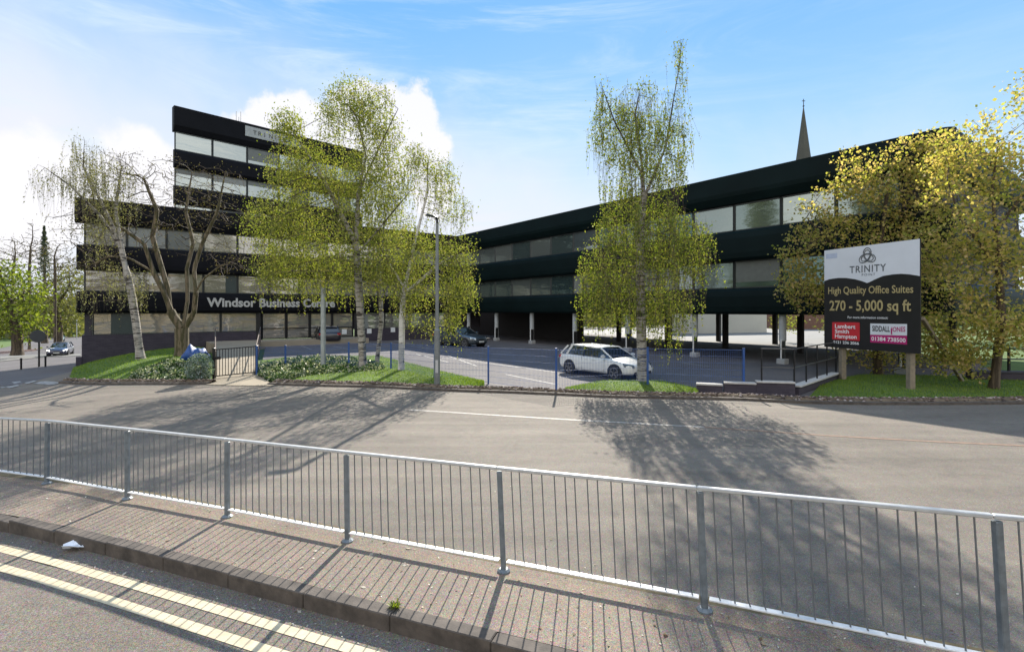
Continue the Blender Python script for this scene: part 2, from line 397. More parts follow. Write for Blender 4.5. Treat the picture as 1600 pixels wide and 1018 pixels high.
M['blade'] = leaf_mat('grass_blades', [(.06, .11, .01), (.12, .19, .018), (.20, .24, .03)], .45, gain=1.25)
M['conifer'] = leaf_mat('dark_conifer_leaves', [(.05, .07, .045), (.08, .10, .06)], .2)
t_ = NT('edging_stones'); ge = t_.N.new('ShaderNodeNewGeometry')
t_.set(color=t_.ramp(ge.outputs['Random Per Island'], [(0, (.05, .035, .03)), (.4, (.13, .09, .07)), (.75, (.22, .16, .13)), (1, (.42, .36, .33))]), rough=.9); M['stones'] = t_.m

# ------------------------------------------------------------------ the setting: ground, roads, banks
xs = np.unique(np.r_[-2500, -1200, -600, -350, np.linspace(-240, -60, 31), np.linspace(-60, 40, 101), 60, 90, 150, 300, 600, 1200, 2500])
ys = np.unique(np.r_[-2500, -1000, -400, -150, -60, -20, np.linspace(-10, 90, 101), np.linspace(95, 240, 20), 300, 500, 900, 1500, 3000])
GX, GY = np.meshgrid(xs, ys, indexing='ij'); I = np.arange(GX.size).reshape(GX.shape)
o = link_mesh('ground', np.stack([GX, GY, g(GX, GY)-.12], -1).reshape(-1, 3), np.stack([I[:-1, :-1], I[1:, :-1], I[1:, 1:], I[:-1, 1:]], -1).reshape(-1, 4), M['grass'], smooth=True)
o['kind'] = 'structure'
SL = -.39                      # direction of the kerb: Y = c + SL*X
def ln(c, x0, x1, n=2): return [(x, c+SL*x) for x in np.linspace(x0, x1, n)]
XR = (-60, 14)
def flat(name, c0, c1, z, mat, x0=XR[0], x1=XR[1], n=60):
    A = np.array(ln(c0, x0, x1, n)); B = np.array(ln(c1, x0, x1, n))
    zz = lambda P: g(P[:, 0], P[:, 1])+z
    V = np.concatenate([np.c_[A, zz(A)], np.c_[B, zz(B)]]); Fc = [(i, i+1, n+i+1, n+i) for i in range(n-1)]
    o = link_mesh(name, V, Fc, mat, smooth=True)
    if o.data.polygons[0].normal.z < 0: o.data.flip_normals()
    o['kind'] = 'structure'; return o
def flat_box(name, c0, c1, z0, z1, mat, x0=XR[0], x1=XR[1], n=60, kind='structure'):
    A = np.array(ln(c0, x0, x1, n)); B = np.array(ln(c1, x0, x1, n)); dz = g(A[:, 0], A[:, 1])
    R4 = [np.c_[A, dz+z0], np.c_[A, dz+z1-.012], np.c_[A+[.004, .012], dz+z1], np.c_[B, dz+z1], np.c_[B, dz+z0]]
    V = np.concatenate(R4); Fc = []
    for k in range(4):
        for i in range(n-1): Fc.append((k*n+i, k*n+i+1, (k+1)*n+i+1, (k+1)*n+i))
    Fc.append((0, n, 2*n, 3*n, 4*n)); o = link_mesh(name, V, Fc, mat); o['kind'] = kind; return o
FR0 = -.03                     # front road level
flat('front_road', -9.5, 3.86, FR0, M['road'], x1=20)
lns = flat('double_yellow_lines', 3.44, 3.55, FR0+.004, M['line_y'], n=60)
l2 = flat('double_yellow_lines', 3.17, 3.28, FR0+.004, M['line_y'], n=60)
km = MB(); x = XR[0]; ud = np.array([1, SL, 0])/math.hypot(1, SL); k = 0
while x < XR[1]:
    L = .905; nx = x+L*ud[0]; c = np.array([(x+nx)/2, 3.875+SL*(x+nx)/2, 0]); c[2] = float(g(c[0], c[1])); j = rng.normal()*.002
    if x > -14: km.box(c+[0, 0, .014+j*.6]+np.array([-ud[1], ud[0], 0])*j, (L-.006, .138, .188), ud, .008)
    else: km.box(c+[0, 0, .014], (L, .138, .188), ud)
    x = nx
km.build('kerb', M['kerb'])['kind'] = 'structure'
flat('pavement', 3.95, 5.02, .10, M['pave'])
flat_box('back_kerb', 5.02, 5.16, -.12, .095, M['moss'])
# far kerb line of the slip road, read from the photograph
KPX = [(97, 597), (140, 599), (230, 599), (330, 599), (380, 596), (423, 600), (520, 603), (600, 605), (700, 610), (800, 613), (870, 616), (950, 620), (1050, 622), (1155, 624), (1250, 629), (1350, 631), (1470, 631), (1600, 630), (1800, 629)]
K = np.array([unp(*p) for p in KPX])
A = ln(5.10, K[0][0]-30, K[-1][0]+6, 90)
slipA = [(x, 5.10+SL*x) for x in np.linspace(-60, 26, 120)]
slipB = [(-64, 60), (-56, 50)] + [(K[0][0]-2.5, K[0][1]+6), (K[0][0]-.5, K[0][1]+1.5)] + [(k[0], k[1]+.25) for k in K] + [(30, 14.5)]
loft('slip_road', slipA, slipB, 120, 40, 0.0, M['slip'])
loft('side_road', [(-22, 25), (-28, 36), (-34, 60), (-60, 140)], [(-50, 25), (-64, 47), (-90, 90), (-150, 165)], 40, 20, .012, M['park'])
loft('verge', [(-66, 46), (-80, 62), (-120, 110)], [(-110, 46), (-120, 62), (-170, 110)], 30, 8, .03, M['grass'])
# pale far footway along the side road
loft('footway', [unp(0, 565)[:2], unp(60, 559)[:2], unp(126, 556)[:2]], [unp(0, 557)[:2], unp(60, 554)[:2], unp(126, 553)[:2]], 20, 3, .05, M['yard'])
loft('footway', [unp(0, 553)[:2], unp(55, 548)[:2]], [unp(0, 549)[:2], unp(60, 545)[:2]], 12, 3, .03, M['redbrick'])
WL0 = np.array([-26.9, 32.2, 0]); WD = np.array([.797, .604, 0]); WO = np.array([.604, -.797, 0])      # left block: front line, outward
def wl(s, o=0): return WL0+WD*s+WO*o
cp_front = [(k[0], k[1]+.22) for k in K[5:]]
loft('car_park', cp_front, [(-20, 80), (0, 80), (45, 80)], 80, 60, .010, M['park'])
loft('rear_yard', [(6, 62), (13.5, 44.5), (22.5, 35.5)], [(26, 90), (40, 84), (48, 60)], 40, 10, .02, M['yard'])
# strip of setts across the slip road
mk = [unp(p, q) for p, q in [(640, 640), (690, 643), (800, 650), (920, 657), (1100, 667), (1290, 680), (1450, 689), (1600, 696), (1700, 700)]]
loft('road_marking', [(m[0], m[1]-.07) for m in mk[:5]], [(m[0], m[1]+.07) for m in mk[:5]], 40, 2, .004, M['line_faint'])
loft('road_marking', [(m[0], m[1]-.06) for m in mk[4:]], [(m[0], m[1]+.06) for m in mk[4:]], 40, 2, .004, simple('worn_red_channel', (.20, .13, .09), .9, var=.3, scale=8))
def markline(p, q, w=.1):
    a = unp(*p)[:2]; b = unp(*q)[:2]; d = (b-a)/np.linalg.norm(b-a); nrm = np.array([-d[1], d[0]])*w/2
    return loft('road_marking', [a-nrm, b-nrm], [a+nrm, b+nrm], 12, 2, .016, M['line_w'])
loft('car_park', [unp(408, 578), wl(9.9, 2.7)], [unp(450, 572), wl(17.4, 2.7)], 14, 6, .014, M['park'])
for p, q in [((455, 535), (487, 546)), ((560, 531), (592, 540)), ((610, 530), (660, 541)), ((640, 540), (700, 549)), ((520, 541), (560, 548)), ((600, 549), (720, 562)), ((720, 562), (870, 582)), ((650, 553), (700, 566)), ((790, 585), (870, 601)),
             ((700, 556), (745, 572)), ((570, 545), (640, 550)), ((905, 541), (960, 548)), ((1060, 566), (1110, 573)), ((1040, 583), (1075, 586)), ((760, 548), (800, 551)), ((830, 540), (870, 545))]:
    markline(p, q)
for p, q in [((18, 597), (42, 600)), ((50, 600), (80, 602)), ((0, 605), (14, 607))]:
    a, b = unp(*p)[:2], unp(*q)[:2]
    loft('road_marking', [a, b], [a+[.15, .3], b+[.15, .3]], 8, 2, .02, M['line_w'])

# banks (grass) between kerb and car park / building
def bank(name, A, B, h, mat, nu=60, nv=12, base=.02):
    return loft(name, [p[:2] for p in A], [p[:2] for p in B], nu, nv, base, mat, hfun=lambda u, t: h*math.sin(min(1, t*1.6)*math.pi/2)*np.sin(np.clip(u, 0.03, .97)*math.pi)**.25)
bank('grass_bank', [unp(*p) for p in [(108, 594), (150, 596), (230, 596), (300, 595), (326, 594)]], [wl(0, .1), wl(2, .1), wl(4.5, .1), wl(5.5, 1), wl(6.2, 2.5)], .42, M['grass'])
bank('grass_bank', [unp(*p) for p in [(430, 598), (520, 600), (600, 603), (690, 607), (757, 604)]], [unp(*p) for p in [(407, 566), (446, 562), (590, 560), (690, 586), (757, 600)]], .16, M['grass'])
bank('grass_bank', [unp(*p) for p in [(880, 613), (960, 616), (1050, 618), (1092, 617)]], [unp(*p) for p in [(885, 609), (945, 599), (1030, 598), (1090, 611)]], .10, M['grass'])
bank('grass_bank', [unp(*p) for p in [(1262, 624), (1350, 626), (1450, 626), (1600, 625), (1800, 625)]], [unp(*p) for p in [(1290, 597), (1350, 588), (1450, 590), (1600, 592), (1800, 592)]], .08, M['grass'])
# earth strip that carries the edging stones
def strip_along(P, w0, w1):
    P = resample(np.asarray(P)[:, :2], 90); T = np.gradient(P, axis=0); T /= np.linalg.norm(T, axis=1)[:, None]; Nn = np.c_[-T[:, 1], T[:, 0]]
    Nn *= np.sign(Nn[:, 1:2]+1e-9); return P+Nn*w0, P+Nn*w1
EDGE = [(K[0:4], .35), (K[5:], .62)]
sv = []; sf = []; sn = 0
ico_v = np.array([(0, 0, 1), (.9, 0, .3), (.28, .85, .3), (-.72, .52, .3), (-.72, -.52, .3), (.28, -.85, .3), (.6, .4, -.4), (-.3, .7, -.4), (-.75, 0, -.4), (-.2, -.7, -.4), (.6, -.4, -.4)])
ico_f = [(0, 1, 2), (0, 2, 3), (0, 3, 4), (0, 4, 5), (0, 5, 1), (1, 6, 2), (2, 7, 3), (3, 8, 4), (4, 9, 5), (5, 10, 1), (2, 6, 7), (3, 7, 8), (4, 8, 9), (5, 9, 10), (1, 10, 6)]
for P, w in EDGE:
    a, b = strip_along(P, -.02, w)
    loft('earth_edging', a, b, 90, 6, .012, M['earth'], same=True, hfun=lambda u, t: .13*math.sin(math.pi*min(1, t*1.15)**.7)+0*u)
    n = 2600 if w > .5 else 500
    idx = rng.random(n)*(len(a)-1.01); i0 = idx.astype(int); fr = (idx-i0)[:, None]; t = rng.random(n)[:, None]**.9
    Q = (a[i0]*(1-fr)+a[i0+1]*fr)*(1-t)+(b[i0]*(1-fr)+b[i0+1]*fr)*t
    gz = g(Q[:, 0], Q[:, 1])+.02+.13*np.sin(np.pi*np.minimum(1, t[:, 0]*1.15)**.7)
    for k in range(n):
        s = rng.uniform(.018, .05)*(1.3 if rng.random() < .15 else 1); a_ = rng.random()*6.28; c, s_ = math.cos(a_), math.sin(a_)
        V = ico_v*(s*rng.uniform(.8, 1.4), s*rng.uniform(.7, 1.1), s*.7); V = V@np.array([[c, s_, 0], [-s_, c, 0], [0, 0, 1]])
        sv.append(V+[Q[k, 0], Q[k, 1], gz[k]]); sf += [tuple(i+sn for i in f) for f in ico_f]; sn += 11
o = link_mesh('edging_stones', np.concatenate(sv), sf, M['stones']); tag(o, 'rough strip of small brown and pink stones along the far kerb', 'gravel', kind='stuff')
# low dark kerb lip in front of the stones
mbk = MB()
for P, w in EDGE:
    a, b = strip_along(P, -.14, -.02)
    V = []; m = len(a)
    for q, z in ((a, -.02), (a, .07), (b, .075), (b, -.02)): V.append(np.c_[q, g(q[:, 0], q[:, 1])+z])
    Fc = [(k*m+i, k*m+i+1, (k+1)*m+i+1, (k+1)*m+i) for k in range(3) for i in range(m-1)]
    mbk.add(np.concatenate(V), Fc)
mbk.build('far_kerb', M['kerb'])['kind'] = 'structure'

# grass blades on the banks
def rand_quads(C, sz, asp, down=0.0, tilt=1.0):
    """leaf-shaped quads at centres C"""
    n = len(C); sz = np.broadcast_to(sz, (n,))
    d = rng.normal(size=(n, 3)); d[:, 2] -= down; d /= np.linalg.norm(d, axis=1)[:, None]
    r = rng.normal(size=(n, 3)); s = np.cross(d, r); s /= np.linalg.norm(s, axis=1)[:, None]+1e-9
    L = (d*sz[:, None]); S = s*(sz*asp)[:, None]
    return np.stack([C-L*.5, C+S*.5, C+L*.5, C-S*.5], 1)
def grass_on(A, B, n, hgt, hlift, base=.02):
    A = resample(np.array([p[:2] for p in A]), 60); B = resample(np.array([p[:2] for p in B]), 60)
    i = rng.random(n)*58.9; i0 = i.astype(int); f = (i-i0)[:, None]; t = rng.random(n)[:, None]
    P = (A[i0]*(1-f)+A[i0+1]*f)*(1-t)+(B[i0]*(1-f)+B[i0+1]*f)*t
    u = i/59
    z = g(P[:, 0], P[:, 1])+base+hlift*np.sin(np.minimum(1, t[:, 0]*1.6)*np.pi/2)*np.sin(np.clip(u, .03, .97)*np.pi)**.25
    C = np.c_[P, z]; h = hgt*rng.uniform(.5, 1.4, n); w = rng.normal(size=(n, 2))*.3; tip = C+np.c_[w*h[:, None], h]
    a = rng.random(n)*6.28; sd_ = np.c_[np.cos(a), np.sin(a), 0*a]*(h*.13)[:, None]
    return np.stack([C-sd_, C+sd_, tip+sd_*.2, tip-sd_*.2], 1)
gq = [grass_on([unp(*p) for p in [(108, 594), (150, 596), (230, 596), (300, 595), (326, 594)]], [wl(0, .1), wl(2, .1), wl(4.5, .1), wl(5.5, 1), wl(6.2, 2.5)], 26000, .06, .42),
      grass_on([unp(*p) for p in [(430, 598), (520, 600), (600, 603), (690, 607), (757, 604)]], [unp(*p) for p in [(407, 566), (446, 562), (590, 560), (690, 586), (757, 600)]], 26000, .045, .16),
      grass_on([unp(*p) for p in [(880, 613), (960, 616), (1050, 618), (1092, 617)]], [unp(*p) for p in [(885, 609), (945, 599), (1030, 598), (1090, 611)]], 9000, .04, .10),
      grass_on([unp(*p) for p in [(1262, 624), (1350, 626), (1450, 626), (1600, 625), (1800, 625)]], [unp(*p) for p in [(1290, 597), (1350, 588), (1450, 590), (1600, 592), (1800, 592)]], 26000, .045, .08)]
o = quads_mesh('grass', np.concatenate(gq), M['blade']); tag(o, 'short green grass growing on the banks behind the kerb', 'grass', kind='stuff')

# ------------------------------------------------------------------ office building
def text_mesh(txt, mat, name, parent, origin, right, up, height, depth=.03, bold=.0, width=None, align='LEFT', shear=0., spacing=1.0):
    """real letters: origin is the lower left of the text, height the capital height; width squeezes to fit"""
    cu = bpy.data.curves.new('text', 'FONT'); cu.body = txt; cu.size = 1; cu.offset = bold; cu.resolution_u = 3; cu.space_character = spacing
    if shear: cu.shear = shear
    ob = bpy.data.objects.new('tmp', cu); COL.objects.link(ob); bpy.context.view_layer.update()
    me = bpy.data.meshes.new_from_object(ob.evaluated_get(bpy.context.evaluated_depsgraph_get()))
    bpy.data.objects.remove(ob); V = np.array([v.co[:] for v in me.vertices]); Fc = [tuple(p.vertices) for p in me.polygons]; bpy.data.meshes.remove(me)
    V[:, 0] -= V[:, 0].min(); cap = .70; sc = height/cap; w = V[:, 0].max()*sc; k = (width/w) if width else 1
    right = np.array(right, float); up = np.array(up, float); nrm = np.cross(right, up)
    P = np.array(origin)+np.outer(V[:, 0]*sc*k, right)+np.outer(V[:, 1]*sc, up)+nrm*depth
    return link_mesh(name, P, Fc, mat, parent)
bld = empty('office_building', (wl(14)[0], wl(14)[1], 0)); tag(bld, 'long black L-shaped office block with ribbon windows, a taller tower and a wing on columns', 'office building')
WPT = []                         # window prototypes
FTOP = [(0, 8.10), (.20, 8.14), (.40, 8.50), (.44, 8.7), (.44, 9.60), (.0, 9.62), (-.3, 9.60), (-.3, 8.1)]
def fmid(z0, z1): return [(-.12, z0), (.30, z0+.02), (.40, z0+.14), (.43, z0+.4), (.43, z1-.42), (.38, z1-.16), (.28, z1-.03), (-.12, z1)]
M['blind'] = [simple('pale_window_blind', (.20, .21, .195), .35), simple('dark_window_blind', (.035, .05, .05), .3), simple('mid_window_blind', (.11, .12, .11), .35)]
def blind(a, b, O, h, w):
    f = rng.choice([.35, .5, .62, 1.0]); m = MB(); k = rng.random(); e = O*.004; up = np.array([0, 0, 1.])
    if k < .5: q = [a+up*h*(1-f*.8)+e, b+up*h*(1-f*.8)+e, b+up*h+e, a+up*h+e]
    elif k < .75: q = [a+e, a+(b-a)*f+e, a+(b-a)*f+up*h+e, a+up*h+e]
    else: q = [a+(b-a)*(1-f)+e, b+e, b+up*h+e, a+(b-a)*(1-f)+up*h+e]
    m.add(q, [(0, 1, 2, 3)]); m.build('blind', M['blind'][int(rng.integers(3))], w)
def window_row(P0, D, O, s0, s1, module, z0, z1, gm, n_skip=()):
    D = np.asarray(D, float); O = np.asarray(O, float); s = s0; k = 0
    while s < s1-.3:
        e = min(s+module, s1)
        if k not in n_skip:
            fr = MB(); c = lambda a, z, oo=0: np.asarray(P0, float)+D*a+O*oo+np.array([0, 0, z])
            fr.bar(c(s+.03, z0), c(s+.03, z1), .06, .09); fr.bar(c(e-.03, z0+.0), c(e-.03, z1), .06, .09)
            fr.bar(c(s+.06, z0+.03), c(e-.06, z0+.03), .09, .06); fr.bar(c(s+.06, z1-.03), c(e-.06, z1-.03), .09, .06)
            w = fr.build('window', M['mullion'], bld)
            pn = MB(); a, b = c(s+.055, z0+.055, -.01), c(e-.055, z0+.055, -.01)
            tl = rng.normal()*.004
            pn.add([a, b, b+[0, 0, z1-z0-.11]+O*tl, a+[0, 0, z1-z0-.11]+O*tl], [(0, 1, 2, 3)]); pn.build('pane', gm, w)
            if rng.random() < .3: blind(a, b, O, z1-z0-.11, w)
        s = e; k += 1
def core(P0, D, O, L, depth, z0, z1, mat, name='wall', off=-.12, s0=0):
    P0 = np.asarray(P0, float); m = MB(); D = np.asarray(D, float); O = np.asarray(O, float)
    m.prism([(off, z0), (off, z1), (-depth, z1), (-depth, z0)], P0, D, O, s0, L); return m.build(name, mat, bld)
# left block ---------------------------------------------------------
LL = 27.9
core(WL0, WD, WO, LL+2, 13, 1.05, 9.2, M['darkwall'])
core(WL0, WD, WO, LL+2, 13.05, 9.2, 9.45, M['roofgrey'], 'roof', off=-.3)
m = MB(); m.prism([(.06, -2.5), (.06, 1.05), (-13, 1.05), (-13, -2.5)], WL0, WD, WO, -.12, 9.9); m.build('brick_plinth', M['brick'], bld)
m = MB(); m.prism([(.06, -.5), (.06, 1.05), (-.3, 1.05), (-.3, -.5)], WL0, WD, WO, 17.6, LL+.5); m.build('brick_plinth', M['brick'], bld)
m = MB(); m.prism([(.12, -2.5), (.12, -.3), (-.3, -.3), (-.3, -2.5)], WL0, WD, WO, -.4, -.12); m.build('brick_plinth', M['brick'], bld)
m = MB(); m.prism(FTOP, WL0, WD, WO, -.45, LL-.25); m.build('fascia', M['fascia'], bld)
for z0, z1 in ((5.17, 6.74), (2.45, 3.83)):
    m = MB(); m.prism(fmid(z0, z1), WL0, WD, WO, -.36, LL-.25); m.build('fascia', M['fascia'], bld)
window_row(WL0, WD, WO, 0, LL, 2.15, 6.74, 8.10, M['glass_left'])
window_row(WL0, WD, WO, 0, LL, 2.15, 3.83, 5.17, M['glass_left'])
window_row(WL0, WD, WO, .4, 9.9, 2.375, 1.05, 2.45, M['glass_left'])
window_row(WL0, WD, WO, 17.6, 27, 2.35, 1.05, 2.45, M['glass_left'])
# entrance: tall glazed doors between dark piers
m = MB()
for s in (10.05, 17.45): m.bar(wl(s, .05)+[0, 0, -.2], wl(s, .05)+[0, 0, 2.45], .3, .3)
m.build('entrance_pier', M['black'], bld)
for s in (10.25, 12.0, 13.75, 15.5):
    d = MB(); e = s+1.65; z0, z1 = .45, 2.43
    for a in (s, e): d.bar(wl(a)+[0, 0, z0], wl(a)+[0, 0, z1], .08, .1)
    for zz in (z0+.04, 1.25, z1-.04): d.bar(wl(s+.04)+[0, 0, zz], wl(e-.04)+[0, 0, zz], .1, .07)
    dr = d.build('door', M['black'], bld)
    p = MB(); p.add([wl(s+.04, -.02)+[0, 0, z0+.05], wl(e-.04, -.02)+[0, 0, z0+.05], wl(e-.04, -.02)+[0, 0, z1-.05], wl(s+.04, -.02)+[0, 0, z1-.05]], [(0, 1, 2, 3)]); p.build('pane', M['glass_left'], dr)
m = MB(); m.prism([(2.6, -1.4), (2.6, .42), (-.2, .42), (-.2, -1.4)], WL0, WD, WO, 6.6, 17.5); m.build('entrance_landing', M['ramp'], bld)
# lettering on the lowest fascia
def on_fascia(px, py, o=.46):
    a = (px-CX)/F; s = (a*32.2+26.9-WO[0]*o+a*WO[1]*o)/(WD[0]-a*WD[1]); p = wl(s, o); return s, CH-(py-HY)/F*p[1]
s0_, z0_ = on_fascia(323, 478.5); s1_, _ = on_fascia(520, 478)
text_mesh('Windsor Business Centre', simple('pale_sign_letters', (.42, .41, .38), .5), 'lettering', bld, wl(s0_, .44)+[0, 0, z0_], WD, (0, 0, 1), .60, .012, .034, width=(s1_-s0_)*1.02)
# tower -------------------------------------------------------------
T0 = np.array([-26.1, 39.6, 0]); T1 = np.array([-15.1, 50.9, 0]); TD = (T1-T0)/np.linalg.norm(T1-T0); TO = np.array([TD[1], -TD[0], 0]); TL = np.linalg.norm(T1-T0)
BK = np.array([-.50, .866, 0])*13
def trap(z0, z1, ins, name, mat):
    q = [T0-TO*.12+TD*ins, T0+BK+TD*ins, T1+BK-TD*ins, T1-TO*.12-TD*ins]
    link_mesh(name, [p+[0, 0, z] for z in (z0, z1) for p in q], [(3, 2, 1, 0), (4, 5, 6, 7)]+[(k, (k+1) % 4, 4+(k+1) % 4, 4+k) for k in range(4)], mat, bld)
trap(9.0, 17.9, .02, 'wall', M['darkwall']); trap(17.9, 18.1, .3, 'roof', M['roofgrey'])
m = MB(); m.prism([(0, 16.45), (.12, 16.5), (.30, 16.9), (.33, 18.35), (-.3, 18.35), (-.3, 16.45)], T0, TD, TO, -.1, TL+.1); m.build('fascia', M['fascia'], bld)
for z0, z1 in ((13.65, 15.05), (10.85, 12.25), (9.1, 9.5)):
    m = MB(); m.prism([(-.1, z0), (.2, z0+.05), (.3, z0+.25), (.3, z1-.25), (.2, z1-.05), (-.1, z1)], T0, TD, TO, -.08, TL+.08); m.build('fascia', M['fascia'], bld)
for z0, z1 in ((15.05, 16.45), (12.25, 13.65), (9.5, 10.85)): window_row(T0, TD, TO, 0, TL, 2.63, z0, z1, M['glass_tower'])
def on_tower(px, o=.34):
    a = (px-CX)/F; s = (a*T0[1]-T0[0]-TO[0]*o+a*TO[1]*o)/(TD[0]-a*TD[1]); return s
sa, sb = on_tower(383), on_tower(470)
pl = MB(); pa, pb = T0+TD*sa+TO*.37, T0+TD*sb+TO*.37; pl.bar(pa+[0, 0, 17.68], pb+[0, 0, 17.68], .05, .86)
tp = pl.build('name_panel', simple('pale_name_panel', (.34, .35, .34), .6), bld)
for ch, f in (('T', .13), ('R', .22), ('I', .325), ('N', .405), ('I', .51), ('T', .58), ('Y', .67)):
    text_mesh(ch, M['black'], 'lettering', tp, T0+TD*(sa+(sb-sa)*f)+TO*.40+[0, 0, 17.5], TD, (0, 0, 1), .36, .01, .0)
m = MB()
for dx, h in ((0, 1.15), (.35, 1.2), (.2, .7)): m.tube([T0+TD*(4.6+dx)-TO*.6+[0, 0, 18], T0+TD*(4.6+dx)-TO*.6+[0, 0, 18.3+h]], .025, 5)
m.build('aerial', M['galv'], bld)
# right wing ---------------------------------------------------------
A0 = np.array([17.0, 19.6, 0]); AD = np.array([-.604, .797, 0]); AO = np.array([-.797, -.604, 0]); AL = 36.9
def rw(t, o=0): return A0+AD*t+AO*o
m = MB(); m.prism([(-.12, 2.75), (-.12, 9.2), (-15.5, 9.2), (-15.5, 2.75)], A0, AD, AO, .5, AL+.3); m.build('wall', M['darkwall'], bld)
m = MB(); m.prism([(-.3, 9.2), (-.3, 9.45), (-15.5, 9.45), (-15.5, 9.2)], A0, AD, AO, .5, AL+.3); m.build('roof', M['roofgrey'], bld)
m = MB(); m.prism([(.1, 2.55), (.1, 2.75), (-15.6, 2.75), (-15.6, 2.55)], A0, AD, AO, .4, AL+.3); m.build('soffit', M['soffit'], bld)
def rwf(poly):
    m = MB(); m.prism(poly, A0, AD, AO, .35, AL+.2); m.build('fascia', M['fascia_g'], bld)
rwf(FTOP)
for z0, z1 in ((5.15, 6.72), (2.40, 3.75)): rwf(fmid(z0, z1))
# rounded end of each band, turned round the corner
ED = -AO; EO = -AD
for poly in (FTOP, fmid(5.15, 6.72), fmid(2.40, 3.75)):
    m = MB(); m.prism(poly, rw(.45), ED, EO, .0, 15.6); m.build('end_fascia', M['fascia_g'], bld)
    m = MB(); n = 8; top = [p for p in poly]
    P = []; k = len(top)
    for i in range(n+1):
        a = i/n*math.pi/2; dr = AO*math.cos(a)+EO*math.sin(a)
        for (oo, z) in top: P.append(rw(.42)+dr*max(oo, -.05)+np.array([0, 0, z]))
    m.add(P, [(i*k+j, i*k+(j+1) % k, (i+1)*k+(j+1) % k, (i+1)*k+j) for i in range(n) for j in range(k)]); m.build('end_fascia', M['fascia_g'], bld, smooth=False)
window_row(A0, AD, AO, 1.74, AL, 2.4, 6.72, 8.10, M['glass_wing'])
window_row(A0, AD, AO, 1.74, AL, 2.4, 3.75, 5.15, M['glass_wing'])
for z0, z1 in ((6.72, 8.1), (3.75, 5.15)): window_row(rw(.5), ED, EO, .2, 15, 2.4, z0, z1, M['glass_wing'])
# columns: pale sleeve above, slim pipes either side of a dark core below
for t in (1.75, 6.55, 11.35, 16.15, 20.95, 25.75, 30.55, 35.0):
    b = rw(t, -.15); c = MB(); c.box(b+[0, 0, 1.3], (.20, .20, 2.5), AD); cc = c.build('column', M['black'], bld)
    s = MB(); s.lathe(b+[0, 0, 1.12], [(.15, 0), (.17, .03), (.17, 1.26), (.15, 1.29)], 14); s.build('sleeve', simple('pale_sleeve', (.45, .47, .47), .6) if 'slv' not in M else M['slv'], cc, smooth=False)
    s = MB()
    for e in (-1, 1): s.tube([b+WD*e*.15+[0, 0, .1], b+WD*e*.15+[0, 0, 1.2]], .04, 8)
    s.build('downpipe', M['white'], cc)
    s = MB(); s.box(b+[0, 0, .13], (.42, .42, .28), AD, .03); s.build('base_pad', simple('base_pad_concrete', (.38, .38, .37), .8), cc)
for t in (3.2, 8.9, 13.8, 18.5, 23.3, 28.0):
    for o_ in (-7.5, -14.5):
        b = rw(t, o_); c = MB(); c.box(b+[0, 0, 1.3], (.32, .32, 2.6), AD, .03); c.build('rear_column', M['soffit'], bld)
for (ta, tb, o_) in ((25.2, 44.0, -5.0), ):
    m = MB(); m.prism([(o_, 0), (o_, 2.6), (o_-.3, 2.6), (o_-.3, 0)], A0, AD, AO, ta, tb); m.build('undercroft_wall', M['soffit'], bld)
m = MB(); m.prism([(-3, 9.45), (-3, 10.2), (-8, 10.2), (-8, 9.45)], A0, AD, AO, 32, 36.5); m.build('roof_plant_housing', M['fascia_g'], bld)

# small notices on the brick plinth by the parking bays
def on_wall(px, py, o=.1):
    a = (px-CX)/F; s = (a*32.2+26.9-WO[0]*o+a*WO[1]*o)/(WD[0]-a*WD[1]); p = wl(s, o); return s, CH-(py-HY)/F*p[1]
for i, (px, py, lab) in enumerate([(538, 518, 'small white parking notice on the brick wall, nearest the dark hatchback'), (577, 517, 'small white parking notice on the brick wall between the birch stems, middle one of three'), (614, 515, 'small white parking notice on the brick wall just left of the white birch trunk')]):
    s, z = on_wall(px, py); m = MB(); m.bar(wl(s-.2, .09)+[0, 0, z], wl(s+.2, .09)+[0, 0, z], .03, .4); r = m.build('wall_notice', M['white'])
    tag(r, lab, 'notice', 'white notices on the brick wall')

# ------------------------------------------------------------------ pedestrian guard rail along the near pavement
RB = [(-85, 732, -85, 649), (73, 755, 74, 657), (199, 779, 199, 669.5), (355, 807, 355, 686), (543, 845, 541, 706), (787, 892, 780, 731), (1101, 953, 1093, 762), (1572, 1056, 1557, 806)]
P0s = []; P1s = []
for bx, by, tx, ty in RB:
    p = unp(bx, by, .10); P0s.append(p); P1s.append(W(tx, ty, p[1]))
for _ in range(3):
    for Q in (P0s, P1s): Q.append(Q[-1]+(Q[-1]-Q[-2])*1.0)
for _ in range(3):
    for Q in (P0s, P1s): Q.insert(0, Q[0]+(Q[0]-Q[1]))
rail = empty('guard_rail', P0s[7]); tag(rail, 'long galvanised pedestrian guard rail with thin upright bars along the near pavement', 'guard rail')
for k in range(len(P0s)):
    m = MB(); d = P1s[min(k+1, len(P0s)-1)]-P1s[k if k < len(P0s)-1 else k-1]; d[2] = 0; d /= np.linalg.norm(d)
    up = (P1s[k]-P0s[k]); L = np.linalg.norm(up); up /= L
    m.bar(P0s[k]-up*.08, P1s[k]-up*.028, .050, .050, .006); po = m.build('post', M['post'], rail)
    f = MB(); f.lathe(P0s[k]+[0, 0, .0], [(.065, 0), (.065, .012), (.04, .03)], 10); f.build('footing', M['post'], po)
